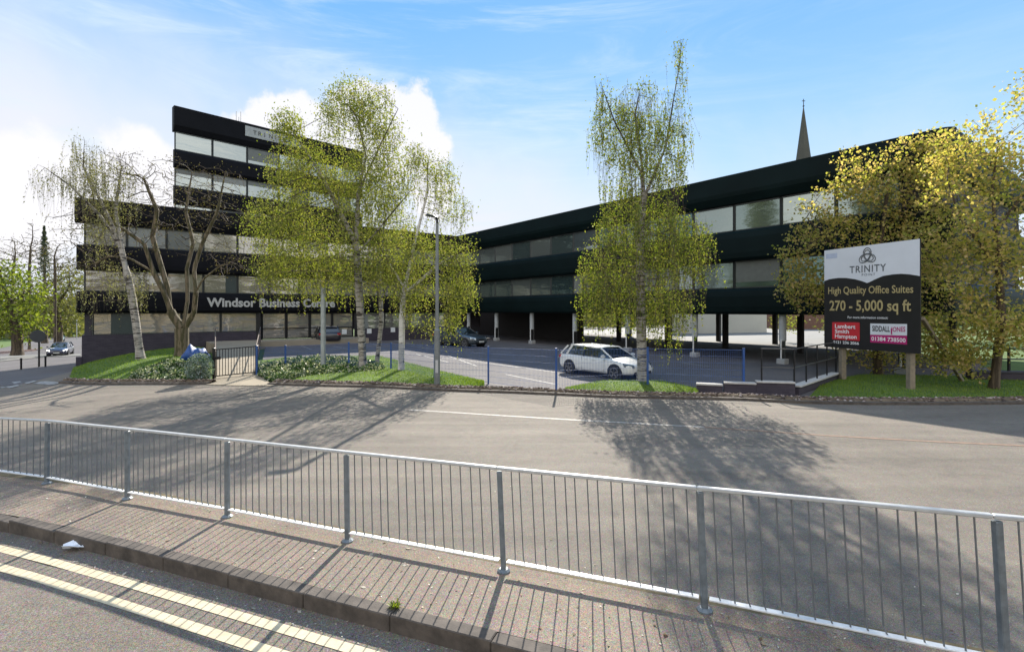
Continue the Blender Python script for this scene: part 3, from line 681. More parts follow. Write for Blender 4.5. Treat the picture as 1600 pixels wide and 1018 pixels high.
for k in range(len(P0s)-1):
    a0, a1, b0, b1 = P0s[k], P1s[k], P0s[k+1], P1s[k+1]; d = b1-a1; L = np.linalg.norm(d); d /= L
    h0 = a0+(a1-a0)*.105; h1 = b0+(b1-b0)*.105; dl = (h1-h0)/np.linalg.norm(h1-h0)
    m = MB(); m.bar(a1-d*.02, b1+d*.02 if k == len(P0s)-2 else b1-d*.024, .052, .030, .006)
    r = m.build('rail_panel', M['galv'], rail)
    m = MB(); m.bar(h0+dl*.04, h1-dl*.04, .062, .012, .002); m.build('bottom_rail', M['galvflat'], r)
    m = MB(); nb = 16
    for i in range(nb):
        t = (i+1)/(nb+1)+rng.normal()*.0012; p = a1+(b1-a1)*t-[0, 0, .012]; q = h0+(h1-h0)*t; j = rng.normal(size=2)*.007
        m.tube([q+dl*.012+[0, 0, .004], q+dl*.002+[j[0], j[1], .05], p+[j[0], j[1], 0]], .0062, 6, False)
    m.build('bars', M['bars'], r)

# litter and weed in the foreground
c = unp(136, 853, FR0+.006); V = []; nx, ny = 7, 5
dr = np.array([.82, .57]); dn = np.array([-.57, .82])
for i in range(nx):
    for j in range(ny):
        u, v = i/(nx-1)-.5, j/(ny-1)-.5; wdt = 1-.8*abs(u+.1)**1.3
        p = dr*u*.42+dn*v*.17*wdt; V.append([c[0]+p[0], c[1]+p[1], c[2]+.012+.07*abs(math.sin(3*u+2*v+1))+.012*rng.random()])
Fc = [(i*ny+j, (i+1)*ny+j, (i+1)*ny+j+1, i*ny+j+1) for i in range(nx-1) for j in range(ny-1)]
o = link_mesh('paper_litter', V, Fc, simple('white_paper', (.72, .76, .82), .7), smooth=False); s_ = o.modifiers.new('s', 'SOLIDIFY'); s_.thickness = .002
tag(o, 'crumpled white piece of paper lying in the gutter beside the double yellow lines', 'litter')
c = unp(617, 948, .108); q = []
for i in range(46):
    a = rng.random()*6.28; L = rng.uniform(.03, .085); e = rng.uniform(.15, 1.3); d = np.array([math.cos(a)*math.cos(e), math.sin(a)*math.cos(e), math.sin(e)]); s = np.cross(d, [0, 0, 1]); s /= np.linalg.norm(s)
    b = c+np.r_[rng.normal(size=2)*.012, 0]; q.append([b, b+d*L*.5+s*.009, b+d*L, b+d*L*.5-s*.009])
o = quads_mesh('weed', np.array(q), M['leaf_green']); tag(o, 'small green weed growing in the joint of the near kerb', 'weed')

# specks of dry leaf and grit on the asphalt
n = 2600; x = rng.uniform(-12, 9, n); c_ = np.where(rng.random(n) < .45, rng.uniform(3.98, 5.0, n), np.where(rng.random(n) < .5, rng.uniform(3.55, 3.8, n), 5.2+rng.random(n)**2*9))
yy = c_+SL*x; base = np.where(c_ < 3.9, FR0, np.where(c_ < 5.1, .10, 0.0))
C = np.c_[x, yy, g(x, yy)+base+.005]; a = rng.random(n)*6.28; L = rng.uniform(.004, .016, n)*np.where(rng.random(n) < .08, 2.2, 1); d = np.c_[np.cos(a), np.sin(a), rng.normal(size=n)*.2]*L[:, None]; e = np.c_[-np.sin(a), np.cos(a), rng.normal(size=n)*.2]*(L*.6)[:, None]
o = quads_mesh('fallen_leaves', np.stack([C-d, C-e, C+d, C+e], 1), leaf_mat('dry_grit', [(.10, .06, .03), (.30, .24, .17), (.6, .57, .5)], .1)); tag(o, 'tiny dry leaves and pale grit scattered over the pavement and road', 'leaves', kind='stuff')

# ------------------------------------------------------------------ lamp post and steel pole
b = unp(683, 607); lp = empty('street_lamp', b); tag(lp, 'tall grey street lamp post with a flat dark lantern, standing on the far kerb', 'street lamp')
H = W(683, 347, b[1])[2]
m = MB(); m.tube([b-[0, 0, .1], b+[0, 0, 1.95], b+[0, 0, 2.0], b+[0, 0, H-b[2]-.05]], [.098, .098, .062, .050], 14); m.build('column', simple('grey_lamp_column', (.17, .18, .175), .55, .2, var=.2), lp, smooth=False)
m = MB(); m.box(b+[-.0, -.098, .75], (.09, .012, .42), (1, 0, 0), .004); m.build('access_door', M['galv'], lp)
top = np.array([b[0], b[1], H-.05]); m = MB(); m.tube([top, top+[0, 0, .12], top+[-.05, 0, .17]], .04, 8); m.build('bracket', M['black'], lp)
m = MB(); n = 14; P = []
for (u, wd, z0) in ((0, .05, .17), (.05, .09, .19), (.16, .14, .235), (.28, .15, .265), (.38, .11, .28), (.44, .03, .27)):
    for k in range(10):
        a = k/10*2*math.pi; P.append(top+[.05-u, wd*math.cos(a), z0+ (.05 if math.sin(a) > 0 else .035)*math.sin(a)*(wd/.15)**.4])
m.add(P, [(i*10+k, i*10+(k+1) % 10, (i+1)*10+(k+1) % 10, (i+1)*10+k) for i in range(5) for k in range(10)]+[tuple(range(9, -1, -1)), tuple(50+k for k in range(10))])
m.build('lantern', simple('dark_lantern', (.03, .035, .035), .4), lp, smooth=True)
b = unp(505, 579); pz = W(505, 449, b[1])[2]; m = MB(); m.lathe(b-[0, 0, .05], [(.135, 0), (.135, .08), (.112, .1), (.105, pz-b[2]), (.11, pz-b[2]+.02), (.06, pz-b[2]+.06)], 16)
o = m.build('steel_pole', simple('pale_steel_pole', (.34, .37, .37), .4, .4), smooth=False); tag(o, 'pale shiny steel pole standing in the ivy bed in front of the birch cluster', 'pole')

# ------------------------------------------------------------------ blue mesh fence behind the kerb
FPX = [(401, 541, 586), (446, 540, 570), (545, 535, 575), (611, 536, 582), (679, 538, 596), (763, 542, 600), (869, 545, 615), (1012, 543, 606), (1162, 545, 614)]
fb = [unp(px, yb) for px, yt, yb in FPX]; fb[1] = unp(446, 577); fb[2] = unp(545, 580)
fence = empty('mesh_fence', fb[5]); tag(fence, 'low blue welded mesh fence between blue posts in front of the car park', 'fence')
ft = [W(px, yt, p[1]) for (px, yt, yb), p in zip(FPX, fb)]
for k, (p, q) in enumerate(zip(fb, ft)):
    m = MB(); q = np.array([p[0], p[1], q[2]]); ft[k] = q; m.bar(p-[0, 0, .1], q, .06, .06, .006); po = m.build('post', M['blue'], fence)
    m = MB(); m.box(q+[0, 0, .012], (.072, .072, .03), (1, 0, 0), .006); m.build('post_cap', M['blue'], po)
for k in range(len(fb)-1):
    a, b, ta, tb = fb[k], fb[k+1], ft[k], ft[k+1]; d = b-a; L = np.linalg.norm(d); m = MB(); n = int(L/.055)
    lo = .08; zt = lambda t: (ta[2]*(1-t)+tb[2]*t)-.03; zb = lambda t: (a[2]*(1-t)+b[2]*t)+lo
    for i in range(1, n):
        t = i/n; p = a+d*t; m.bar([p[0], p[1], zb(t)], [p[0], p[1], zt(t)], .006)
    for j in range(7):
        f = j/6; m.bar([a[0], a[1], zb(0)*(1-f)+zt(0)*f], [b[0], b[1], zb(1)*(1-f)+zt(1)*f], .012 if j in (0, 6) else .007)
    m.build('mesh_panel', M['blue'], fence)

# ------------------------------------------------------------------ ramp, gate and handrails at the entrance
ga, gb = unp(334, 592), unp(401, 585)
rA = [ga+[.1, 0, 0], wl(6.9, 2.6)]; rB = [gb-[.1, 0, 0], wl(9.6, 2.6)]
ra = np.array(rA); rb = np.array(rB); nV = 16; V = []
for i in range(nV):
    t = i/(nV-1)
    for P in (ra, rb): p = P[0]*(1-t)+P[1]*t; V.append([p[0], p[1], (P[0][2]+.03)*(1-t)+.42*t])
for i in range(nV):
    for j in range(2): v = V[2*i+j]; V.append([v[0], v[1], v[2]-1.2])
Fc = [(2*i, 2*i+1, 2*i+3, 2*i+2) for i in range(nV-1)]; o2 = 2*nV
Fc += [(2*i, 2*i+2, o2+2*i+2, o2+2*i) for i in range(nV-1)]+[(2*i+1, o2+2*i+1, o2+2*i+3, 2*i+3) for i in range(nV-1)]+[(0, o2, o2+1, 1)]
o = link_mesh('entrance_path', V, Fc, M['ramp']); o['kind'] = 'structure'
loft('entrance_path', [unp(322, 601), unp(430, 603)], [ga+[-.1, .05, 0], gb+[.1, .05, 0]], 10, 5, .02, M['ramp'])
gate = empty('entrance_gate', (ga+gb)/2); tag(gate, 'black barred metal gate across the ramp to the entrance', 'gate')
d = (gb-ga); zt = W(334, 547, ga[1])[2]
for p, ztp in ((ga, zt+.1), (gb, W(401, 541, gb[1])[2]+.05)):
    m = MB(); m.bar(p-[0, 0, .1], [p[0], p[1], ztp], .09, .09, .01); m.build('gate_post', M['black'], gate)
m = MB(); n = 15
for f in (.08, 1.0): m.bar(ga+d*.03+[0, 0, (zt-ga[2])*f+.02], gb-d*.03+[0, 0, (zt-ga[2])*f+.02], .04)
lf = m.build('gate_leaf', M['black'], gate); m = MB()
for i in range(1, n):
    p = ga+d*i/n; m.bar(p+[0, 0, (zt-ga[2])*.08], p+[0, 0, (zt-ga[2])], .02)
m.build('bars', M['black'], lf)
m = MB(); m.box(ga+d*.10+[0, -.03, (zt-ga[2])*.72], (.22, .05, .12), d, .01); m.build('lock_box', M['black'], lf)
def handrail(name, A, B, h, n, mats, label, cat='handrail', mid=True, group=None):
    A = np.asarray(A, float); B = np.asarray(B, float); r = empty(name, A); tag(r, label, cat, group)
    for i in range(n):
        t = i/(n-1); p = A+(B-A)*t; m = MB(); m.tube([p, p+[0, 0, h]], .024, 8); m.build('post', mats, r)
    m = MB(); m.tube([A+[0, 0, h], B+[0, 0, h]], .028, 8); m.build('top_rail', mats, r)
    if mid: m = MB(); m.tube([A+[0, 0, h*.5], B+[0, 0, h*.5]], .022, 8); m.build('middle_rail', mats, r)
    return r
M['rail_brown'] = simple('dull_brown_handrail', (.15, .12, .11), .4, .4)
def rp(P, t): p = P[0]*(1-t)+P[1]*t; return np.array([p[0], p[1], (P[0][2]+.03)*(1-t)+.42*t])
handrail('handrail', rp(ra, .04)-[.04, 0, 0], rp(ra, .96)-[.04, 0, 0], 1.05, 5, M['rail_brown'], 'sloping brown handrail on the left edge of the entrance ramp, beside the blue cover')
handrail('handrail', rp(rb, .04)+[.04, 0, 0], rp(rb, .96)+[.04, 0, 0], 1.05, 6, M['rail_brown'], 'sloping brown handrail on the right edge of the entrance ramp, beside the ivy')
# blue cover draped over something left of the ramp
c0 = W(306, 545, 23.5); nx, ny = 16, 10; V = []
for i in range(nx):
    for j in range(ny):
        u, v = i/(nx-1), j/(ny-1); x = (u-.5)*.95; prof = .62*math.exp(-((u-.25)/.22)**2)+.50*math.exp(-((u-.75)/.28)**2)
        V.append([c0[0]+x, c0[1]+(v-.5)*.8, c0[2]-.45+prof*max(0, math.sin(v*math.pi))**.45+.05*math.sin(17*u+9*v)+.02*rng.random()])
o = link_mesh('tarpaulin', V, [(i*ny+j, (i+1)*ny+j, (i+1)*ny+j+1, i*ny+j+1) for i in range(nx-1) for j in range(ny-1)], simple('bright_blue_tarpaulin', (.012, .06, .22), .5, var=.45, scale=5), smooth=True)
sm = o.modifiers.new('s', 'SOLIDIFY'); sm.thickness = .01
tag(o, 'bright blue cover heaped between the bare mossy tree and the ramp handrail', 'cover')

# ------------------------------------------------------------------ stepped low wall with black railing, right of the car park
low = empty('low_wall', unp(1200, 617)); tag(low, 'low stepped dark wall with a pale coping and a black railing on top', 'wall')
segs = [((1088, 612), (1129, 614), 597.5, 602.5), ((1131, 614), (1181, 616), 595.5, 603), ((1181, 616), (1241, 618), 594, 603.5)]
for k, (pa, pb, ya, yb) in enumerate(segs):
    a, b = unp(*pa), unp(*pb); za = CH-(ya-HY)/F*a[1]; zb = za
    dd = (b-a)/np.linalg.norm(b-a); m = MB(); m.box([(a[0]+b[0])/2, (a[1]+b[1])/2, (za-.06-.2)/2], (np.linalg.norm((b-a)[:2]), .2, za-.06+.2), dd); w = m.build('wall', M['brick'], low)
    m = MB(); m.bar([a[0], a[1], za-.03], [b[0], b[1], zb-.03], .27, .055, .008); m.build('coping', M['whitecop'], w)
c1 = unp(1241, 618); c2 = unp(1306, 594); zc = CH-(603.5-HY)/F*c1[1]
dd = (c2-c1)/np.linalg.norm(c2-c1); c1b = c1+dd*.12
m = MB(); m.box([(c1b[0]+c2[0])/2, (c1b[1]+c2[1])/2, (zc-.08)/2-.1], (np.linalg.norm((c2-c1b)[:2]), .2, zc+.14), dd); w = m.build('wall', M['brick'], low)
m = MB(); m.bar([c1[0]+dd[0]*.15, c1[1]+dd[1]*.15, zc-.008], [c2[0], c2[1], zc-.008], .29, .055, .008); m.build('coping', M['whitecop'], w)
r0 = unp(1190, 616.3); r0[2] = zc; r1 = np.array([c1[0], c1[1], zc]); r2 = np.array([c2[0], c2[1], zc])
zt_ = CH-(545-HY)/F*c1[1]-zc
pp = [r0, r1]+[r1+(r2-r1)*t for t in (.25, .5, .75, 1)]
for p in pp: m = MB(); m.bar(p, p+[0, 0, zt_], .04, .04, .004); m.build('railing_post', M['black'], low)
m = MB()
for h in (zt_, zt_*.5): m.bar(r0+[0, 0, h], r1+[0, 0, h], .04, .03)
for h in (zt_, zt_*.5): m.bar(r1+[.02, .03, h], r2+[0, 0, h], .04, .03)
m.build('railing', simple('grey_black_rail', (.09, .09, .09), .4, .3), low)
# dark raised platform with railing at far right
pb = empty('railed_platform', unp(1560, 596)); tag(pb, 'low dark brick edge with a black tubular railing right of the sign board brace', 'railing')
a, b = unp(1514, 596), unp(1690, 598); m = MB(); m.bar(a+[0, 0, .17], b+[0, 0, .17], .35, .35, .02); m.build('wall', M['brick'], pb)
m = MB(); m.bar(a+[0, 0, .375], b+[0, 0, .375], .42, .06, .008); m.build('coping', M['darkwall'], pb)
for t in (0.02, .37, .72, 1): p = a+(b-a)*t; m = MB(); m.bar(p+[0, .05, .4], p+[0, .05, 1.28], .07, .07, .006); m.build('railing_post', M['black'], pb)
m = MB()
for h in (.83, 1.22): m.tube([a+[0, .05, h], b+[0, .05, h]], .025, 8)
m.build('railing', M['black'], pb)
o = loft('entrance_path', [unp(1465, 592), unp(1525, 592)], [unp(1480, 566), unp(1535, 562)], 8, 6, .05, simple('purple_brown_path', (.12, .09, .085), .9))

# ------------------------------------------------------------------ sign board
SA = np.array([11.77, 19.3, 0]); SB = np.array([12.84, 16.1, 0]); SD = (SB-SA); SW = np.linalg.norm(SD); SD /= SW; SN = np.array([SD[1], -SD[0], 0])
if SN[1] > 0: SN = -SN
SN = np.array([-.949, -.317, 0]); ZB, ZT = 1.24, 4.86; SH = ZT-ZB
sb_ = empty('sign_board', (SA+SB)/2); tag(sb_, 'large black and white letting board on two timber posts advertising office suites', 'sign')
M['sign_black'] = simple('sign_black', (.012, .011, .013), .35); M['sign_white'] = simple('sign_white', (.66, .68, .72), .5, var=.05, scale=1.2)
M['gold'] = simple('gold_lettering', (.42, .34, .16), .5); M['ink'] = simple('charcoal_lettering', (.10, .11, .12), .5)
M['s_red'] = simple('sign_red', (.52, .02, .03), .5); M['s_mag'] = simple('sign_magenta', (.42, .01, .14), .5); M['s_txt'] = simple('sign_white_letters', (.8, .8, .8), .5)
def sp(u, v, o=0): return SA+SD*(u*SW)+SN*o+np.array([0, 0, ZB+v*SH])
m = MB(); m.bar(sp(0, .5, -.02), sp(1, .5, -.02), .04, SH); bd = m.build('board', M['sign_black'], sb_)
m = MB()
for u in (.02, .98): m.bar(sp(u, .0, -.065), sp(u, 1, -.065), .05, .05)
for v in (.02, .5, .98): m.bar(sp(.03, v, -.065), sp(.97, v, -.065), .05, .05)
m.build('batten', M['timber'], bd)
# photo pixel -> board coordinates (perspective correct along the board)
def bu(px, py):
    a = (px-CX)/F; s = (a*SA[1]-SA[0])/(SD[0]-a*SD[1]); p = SA+SD*s; return s/SW, (CH-(py-HY)/F*p[1]-ZB)/SH
# white header with the double swoop
pts = []
for px, py in [(1288.7, 439), (1296, 436), (1310, 434), (1322, 434), (1336, 436), (1347, 439), (1355, 442), (1358, 441), (1368, 436), (1380, 431), (1395, 428.5), (1408, 427.5), (1422, 428.5), (1437.6, 431)]: pts.append(bu(px, py))
pts[0] = (0.003, pts[0][1]); pts[-1] = (.997, pts[-1][1])
V = [sp(u, v, .008) for u, v in pts]+[sp(u, .999, .008) for u, v in pts]; n = len(pts)
link_mesh('header_panel', V, [(i, i+1, n+i+1, n+i) for i in range(n-1)], M['sign_white'], sb_)
def stext(txt, x0, x1, ybl, ycap, mat, name='lettering', bold=.0, off=.014, par=None, spacing=1.0):
    u0, v0 = bu(x0, ybl[0]); u1, v1 = bu(x1, ybl[1]); hc = abs(bu(x0, ycap)[1]-v0)*SH
    a = sp(u0, v0, 0); b = sp(u1, v1, 0); r = (b-a); w = np.linalg.norm(r); r /= w
    return text_mesh(txt, mat, name, par or sb_, a, r, (0, 0, 1), hc, off, bold, width=w, spacing=spacing)
stext('TRINITY', 1328, 1385, (426.5, 423), 416, M['ink'], bold=.012, spacing=1.15)
stext('POINT', 1347, 1368, (431, 430), 427.3, M['ink'], spacing=1.3)
stext('High Quality Office Suites', 1294.5, 1427.5, (459, 457), 448.5, M['gold'], bold=.012)
stext('270 - 5,000 sq ft', 1296.5, 1424, (484.5, 485.5), 469.5, M['gold'], bold=.02)
stext('For more information contact:', 1325, 1388, (497, 498), 493.5, M['s_txt'], bold=.01)
def spanel(x0, x1, ya, yb, yc, yd, mat, off=.008):
    c = [bu(x0, yb), bu(x1, yd), bu(x1, yc), bu(x0, ya)]
    return link_mesh('agent_panel', [sp(u, v, off) for u, v in c], [(0, 1, 2, 3)], mat, sb_)
pr = spanel(1300.5, 1343.5, 503, 529.5, 503.5, 532.5, M['s_red'])
stext('Lambert', 1305, 1337, (512, 513.5), 506, M['s_txt'], bold=.02, par=pr); stext('Smith', 1305, 1327, (519.8, 520.6), 514, M['s_txt'], bold=.02, par=pr); stext('Hampton', 1305, 1339, (527.3, 529), 521.5, M['s_txt'], bold=.02, par=pr)
stext('0121 236 2066', 1302.5, 1342.5, (535.8, 538.2), 531.8, M['s_txt'], bold=.02)
pw = spanel(1360, 1417.5, 505, 522.5, 506, 524, M['sign_white']); pm = spanel(1360, 1417.5, 522.7, 534.5, 524.2, 538, M['s_mag'])
stext('SIDDALL', 1363.3, 1391, (516.8, 518), 508.5, M['sign_black'], bold=.02, par=pw); stext('JONES', 1392.5, 1415, (517.8, 517.8), 510.5, M['s_mag'], bold=.02, par=pw)
u, v = bu(1393.4, 522); mm = MB(); mm.bar(sp(u, v, .014), sp(u, v+.055, .014), .012, .045); mm.build('lettering', M['s_mag'], pw)
stext('01384 738500', 1362, 1415.5, (531.5, 534.5), 525.5, M['s_txt'], bold=.015, par=pm)
# small sticker at the top left and the knot emblem (three interlaced loops)
u0, v0 = bu(1291, 404.5); u1, v1 = bu(1308.5, 395); link_mesh('sticker', [sp(u0, v0, .012), sp(u1, v0, .012), sp(u1, v1, .012), sp(u0, v1, .012)], [(0, 1, 2, 3)], simple('pale_blue_sticker', (.45, .50, .62), .5), sb_)
ec = bu(1355.5, 402.5); m = MB(); eu, ev = ec; er = .27
for sc_ in (.100, .074):
    P = []
    for i in range(61):
        t = i/60*2*math.pi; x = math.sin(t)+2*math.sin(2*t); z = -math.cos(t)+2*math.cos(2*t); P.append(sp(eu, ev+.012, .016)+SD*x*sc_*1.05+np.array([0, 0, -(-z)*sc_]))
    m.tube(P, .014, 5, False)
m.build('emblem', M['ink'], sb_)
for (px, yb, px2) in ((1311, 597, 0), (1417, 612, 0)):
    b = unp(px, yb); u, _ = bu(px, 540); q = sp(u, 0, -.17); m = MB(); m.bar([q[0], q[1], -.2], [q[0], q[1], ZB+SH*.8], .17, .20, .012); m.build('post', M['timber'], sb_)
u, v = bu(1434, 497); q = sp(.97, v, -.26); e = unp(1506, 599); m = MB(); m.bar(q, e, .10, .12, .008); m.build('brace', M['timber'], sb_)

# ------------------------------------------------------------------ cars
def make_car(name, label, loc, heading, paint, lights=None, L=4.32, Wd=1.76, H=1.42, group=None, estate=0.0, scale=1.0):
    r = empty(name, (0, 0, 0)); tag(r, label, 'car', group)
    hw = Wd/2; sx = L/4.32
    st = [(-2.16, .36, .70, .66), (-2.12, .30, .86, .76), (-2.0, .25, .93, .83), (-1.75, .20, .96, .865), (-1.3, .19, .965, .88), (-.6, .18, .95, .88), (.1, .18, .93, .88), (.7, .18, .925, .88), (.98, .18, .92, .88), (1.25, .19, .885, .875), (1.6, .20, .82, .86), (1.88, .22, .75, .82), (2.05, .25, .67, .74), (2.14, .30, .58, .64)]
    def sect(x, zl, zt, w):
        w = w*hw/.88; k = (zt-zl)
        return [(x, 0, zl), (x, w*.80, zl), (x, w*.96, zl+.06), (x, w, zl+.22*k+.05), (x, w*.99, zl+.55*k), (x, w*1.0, zl+.68*k), (x, w*.95, zt-.05), (x, w*.86, zt-.01), (x, w*.45, zt+.02), (x, 0, zt+.03)]
    P = []; n = 10
    for (x, zl, zt, w) in st:
        s = sect(x*sx, zl, zt, w); P += s+[(p[0], -p[1], p[2]) for p in s[-2:0:-1]]
    m = 18; Fc = [(i*m+k, i*m+(k+1) % m, (i+1)*m+(k+1) % m, (i+1)*m+k) for i in range(len(st)-1) for k in range(m)]
    Fc += [tuple(range(m-1, -1, -1)), tuple((len(st)-1)*m+k for k in range(m))]
    P = np.array(P, float)
    body = link_mesh('body', P, [f[::-1] for f in Fc], paint, r, smooth=True, local=True)
    ss_ = body.modifiers.new('s', 'SUBSURF'); ss_.levels = 1; ss_.render_levels = 1
    # glasshouse: (x, z, half width)
    rb = -2.02-estate*.05; lo = [(rb, .95, .74), (-1.55, .95, .79), (-.5, .94, .80), (.4, .93, .80), (1.10, .91, .70)]
    up = [(-1.72, 1.33, .55), (-1.35, 1.39, .60), (-.5, H-.02, .63), (.05, H-.05, .62), (.33, 1.33, .58)]
    Vg = [(x*sx, s*w, z) for (x, z, w) in lo for s in (1, -1)]+[(x*sx, s*w, z) for (x, z, w) in up for s in (1, -1)]
    Fg = [];
    for i in range(4): Fg += [(2*i, 2*i+2, 10+2*i+2, 10+2*i), (2*i+1, 10+2*i+1, 10+2*i+3, 2*i+3), (10+2*i, 10+2*i+2, 10+2*i+3, 10+2*i+1)]
    Fg += [(0, 10, 11, 1), (8, 9, 19, 18)]
    link_mesh('windows', Vg, Fg, M['cardark'], r, local=True)
    # roof skin, slightly proud
    Vr = []
    for (x, z, w) in [(-1.86, 1.285, .55)]+up:
        for f in (1.03, .8, 0, -.8, -1.03): Vr.append((x*sx, w*f, z+.012+.022*(1-abs(f)**2)-(.03 if abs(f) > 1 else 0)))
    Fr = [(i*5+k, (i+1)*5+k, (i+1)*5+k+1, i*5+k+1) for i in range(5) for k in range(4)]
    rf = link_mesh('roof', Vr, Fr, paint, r, smooth=True, local=True); so = rf.modifiers.new('s', 'SOLIDIFY'); so.thickness = .03; so.offset = 1
    pl = MB()
    for s in (1, -1):
        for (a, b, w_) in ((lo[4], up[4], .06), (lo[2], up[2], .05), (lo[0], up[0], .10), (lo[1], up[1], .13)):
            pa = np.array([a[0]*sx, s*(a[2]+.008), a[1]-.02]); pb_ = np.array([b[0]*sx, s*(b[2]+.008), b[1]])
            if a is lo[2]: pl_b = MB(); pl_b.bar(pa, pb_, .03, .05); pl_b.build('door_pillar', M['black'], r, local=True); continue
            pl.bar(pa, pb_, .035, w_)
        pl.bar((up[4][0]*sx, s*.60, 1.335), (up[1][0]*sx, s*.61, 1.385), .04, .05)
    pl.build('pillars', paint, r, local=True)
    for s in (1, -1):
        m_ = MB(); m_.box((.80*sx, s*.96*hw/.88, .99), (.13, .18, .13), (1, 0, 0), .03); m_.build('wing_mirror', paint, r, local=True)
        for x in (-.25, .62): m_ = MB(); m_.bar((x*sx-.12 if x < 0 else x*sx-.55, s*.885*hw/.88, .80), (x*sx+.05 if x < 0 else x*sx-.38, s*.885*hw/.88, .80), .02, .03); m_.build('door_handle', paint, r, local=True)
        m_ = MB(); yy = s*.884*hw/.88
        for x in (-.55, .78): m_.bar((x*sx, yy, .28), (x*sx, yy-.02*s, .9), .004, .012)
        m_.bar((-.55*sx, yy, .28), (.78*sx, yy, .28), .004, .012); m_.build('door_seam', M['black'], r, local=True)
        hl = MB(); hl.add([(2.10*sx, s*.52, .66), (1.80*sx, s*.80, .72), (1.83*sx, s*.80, .60), (2.13*sx, s*.55, .55), (2.02*sx, s*.52, .70), (1.72*sx, s*.78, .76), (1.75*sx, s*.76, .57), (2.0*sx, s*.55, .53)],
                              [(0, 1, 2, 3), (4, 7, 6, 5), (0, 4, 5, 1), (1, 5, 6, 2), (2, 6, 7, 3), (3, 7, 4, 0)])
        hl.v[-1][:, 1] *= hw/.88*1.03; hl.v[-1][:, 0] += .03
        hl.build('headlight', lights or M['lensdark'], r, local=True)
        tl = MB(); tl.box((-2.08*sx, s*.66*hw/.88, .80), (.14, .26, .15), (1, 0, 0), .03); tl.build('tail_light', M['red'], r, local=True)
        for xw in (1.35, -1.34):
            ar = MB(); ar.lathe((xw*sx, s*(.60)*hw/.88, .33), [(.375, 0), (.375, .287*s if s > 0 else -.287), ], 28, (0, 1, 0)); ar.build('wheel_arch', M['rubber'], r, local=True)
            wm = MB(); y0 = s*.70*hw/.88; wm.lathe((xw*sx, y0, .315), [(.20, 0), (.30, 0), (.315, .03*s), (.315, .17*s), (.30, .195*s), (.235, .20*s)], 28, (0, 1, 0)); w_ = wm.build('wheel', M['rubber'], r, local=True)
            rm = MB(); ym = y0+.196*s
            rm.lathe((xw*sx, ym, .315), [(.235, 0), (.235, .008*s), (.205, .008*s), (.205, -.03*s)], 24, (0, 1, 0))
            for k in range(5):
                a = k*2*math.pi/5+.3; rm.bar((xw*sx, ym+.004*s, .315), (xw*sx+.215*math.cos(a), ym+.004*s, .315+.215*math.sin(a)), .02, .055)
            rm.build('rim', M['alloy'], w_, local=True)
    gr = MB(); gr.box((2.135*sx, 0, .53), (.05, .50, .12), (1, 0, 0), .01); gr.box((2.10*sx, 0, .33), (.08, 1.05, .13), (1, 0, 0), .01); gr.build('grille', M['black'], r, local=True)
    pt = MB(); pt.box((2.165*sx, 0, .42), (.02, .50, .105), (1, 0, 0)); pt.build('number_plate', M['platey'], r, local=True)
    r.location = tuple(loc); r.rotation_euler = (0, 0, heading); r.scale = (scale, scale, scale*(.95 if scale < 1 else 1))
    return r
def place(px, py, off=.012): return unp(px, py, off)
fw = place(961, 593.5); hd = R(-53); fwd = np.array([math.cos(hd), math.sin(hd)]); rgt = np.array([fwd[1], -fwd[0]])
# near (right-hand) front wheel sits at (1.35, -0.8) in car space
cpos = fw.copy(); cpos[:2] -= (fwd*1.35+rgt*.82)*.90
make_car('parked_car', 'white hatchback parked behind the mesh fence, nose towards the weeping birch', cpos, hd, M['paint_white'], H=1.38, scale=.90)
fw = place(727, 543); hd = R(-40); fwd = np.array([math.cos(hd), math.sin(hd)]); rgt = np.array([fwd[1], -fwd[0]]); cpos = fw.copy(); cpos[:2] -= fwd*1.35+rgt*.8
make_car('parked_car', 'dark grey car parked behind the street lamp with a pale sunshade in its windscreen', cpos, hd, M['paint_grey'], M['lens'])
make_car('parked_car', 'black hatchback parked by the brick wall, half hidden behind the steel pole', place(509, 536), R(118), M['paint_black'])
sl = unp(95, 555); hdm = math.atan2(-math.sin(R(58)), .42)
make_car('moving_car', 'dark navy car with its headlights on, coming down the side road', sl+[0, 0, .02], math.atan2(-1, .62), M['paint_navy'], M['headlamp_on'])
s2 = unp(93, 533); make_car('moving_car', 'small pale teal car further up the side road behind the navy car', s2+[0, 0, .02], math.atan2(-1, .8), M['paint_teal'])
u_ = unp(872, 509.5); make_car('parked_car', 'silver car parked far beyond the columns under the wing', u_, R(190), M['paint_silver'])
# blank notice board seen beyond the columns
b = W(858, 499, 60); ub = empty('notice_board', (b[0], b[1], 0)); tag(ub, 'white notice board on two legs seen between the columns under the wing', 'notice board')
m = MB(); m.box(b, (1.15, .05, 1.0), (1, .2, 0)); m.build('board', M['white'], ub)
for s in (-.4, .4): m = MB(); m.bar([b[0]+s, b[1]+.06, 0], [b[0]+s, b[1]+.06, b[2]], .08); m.build('post', M['black'], ub)
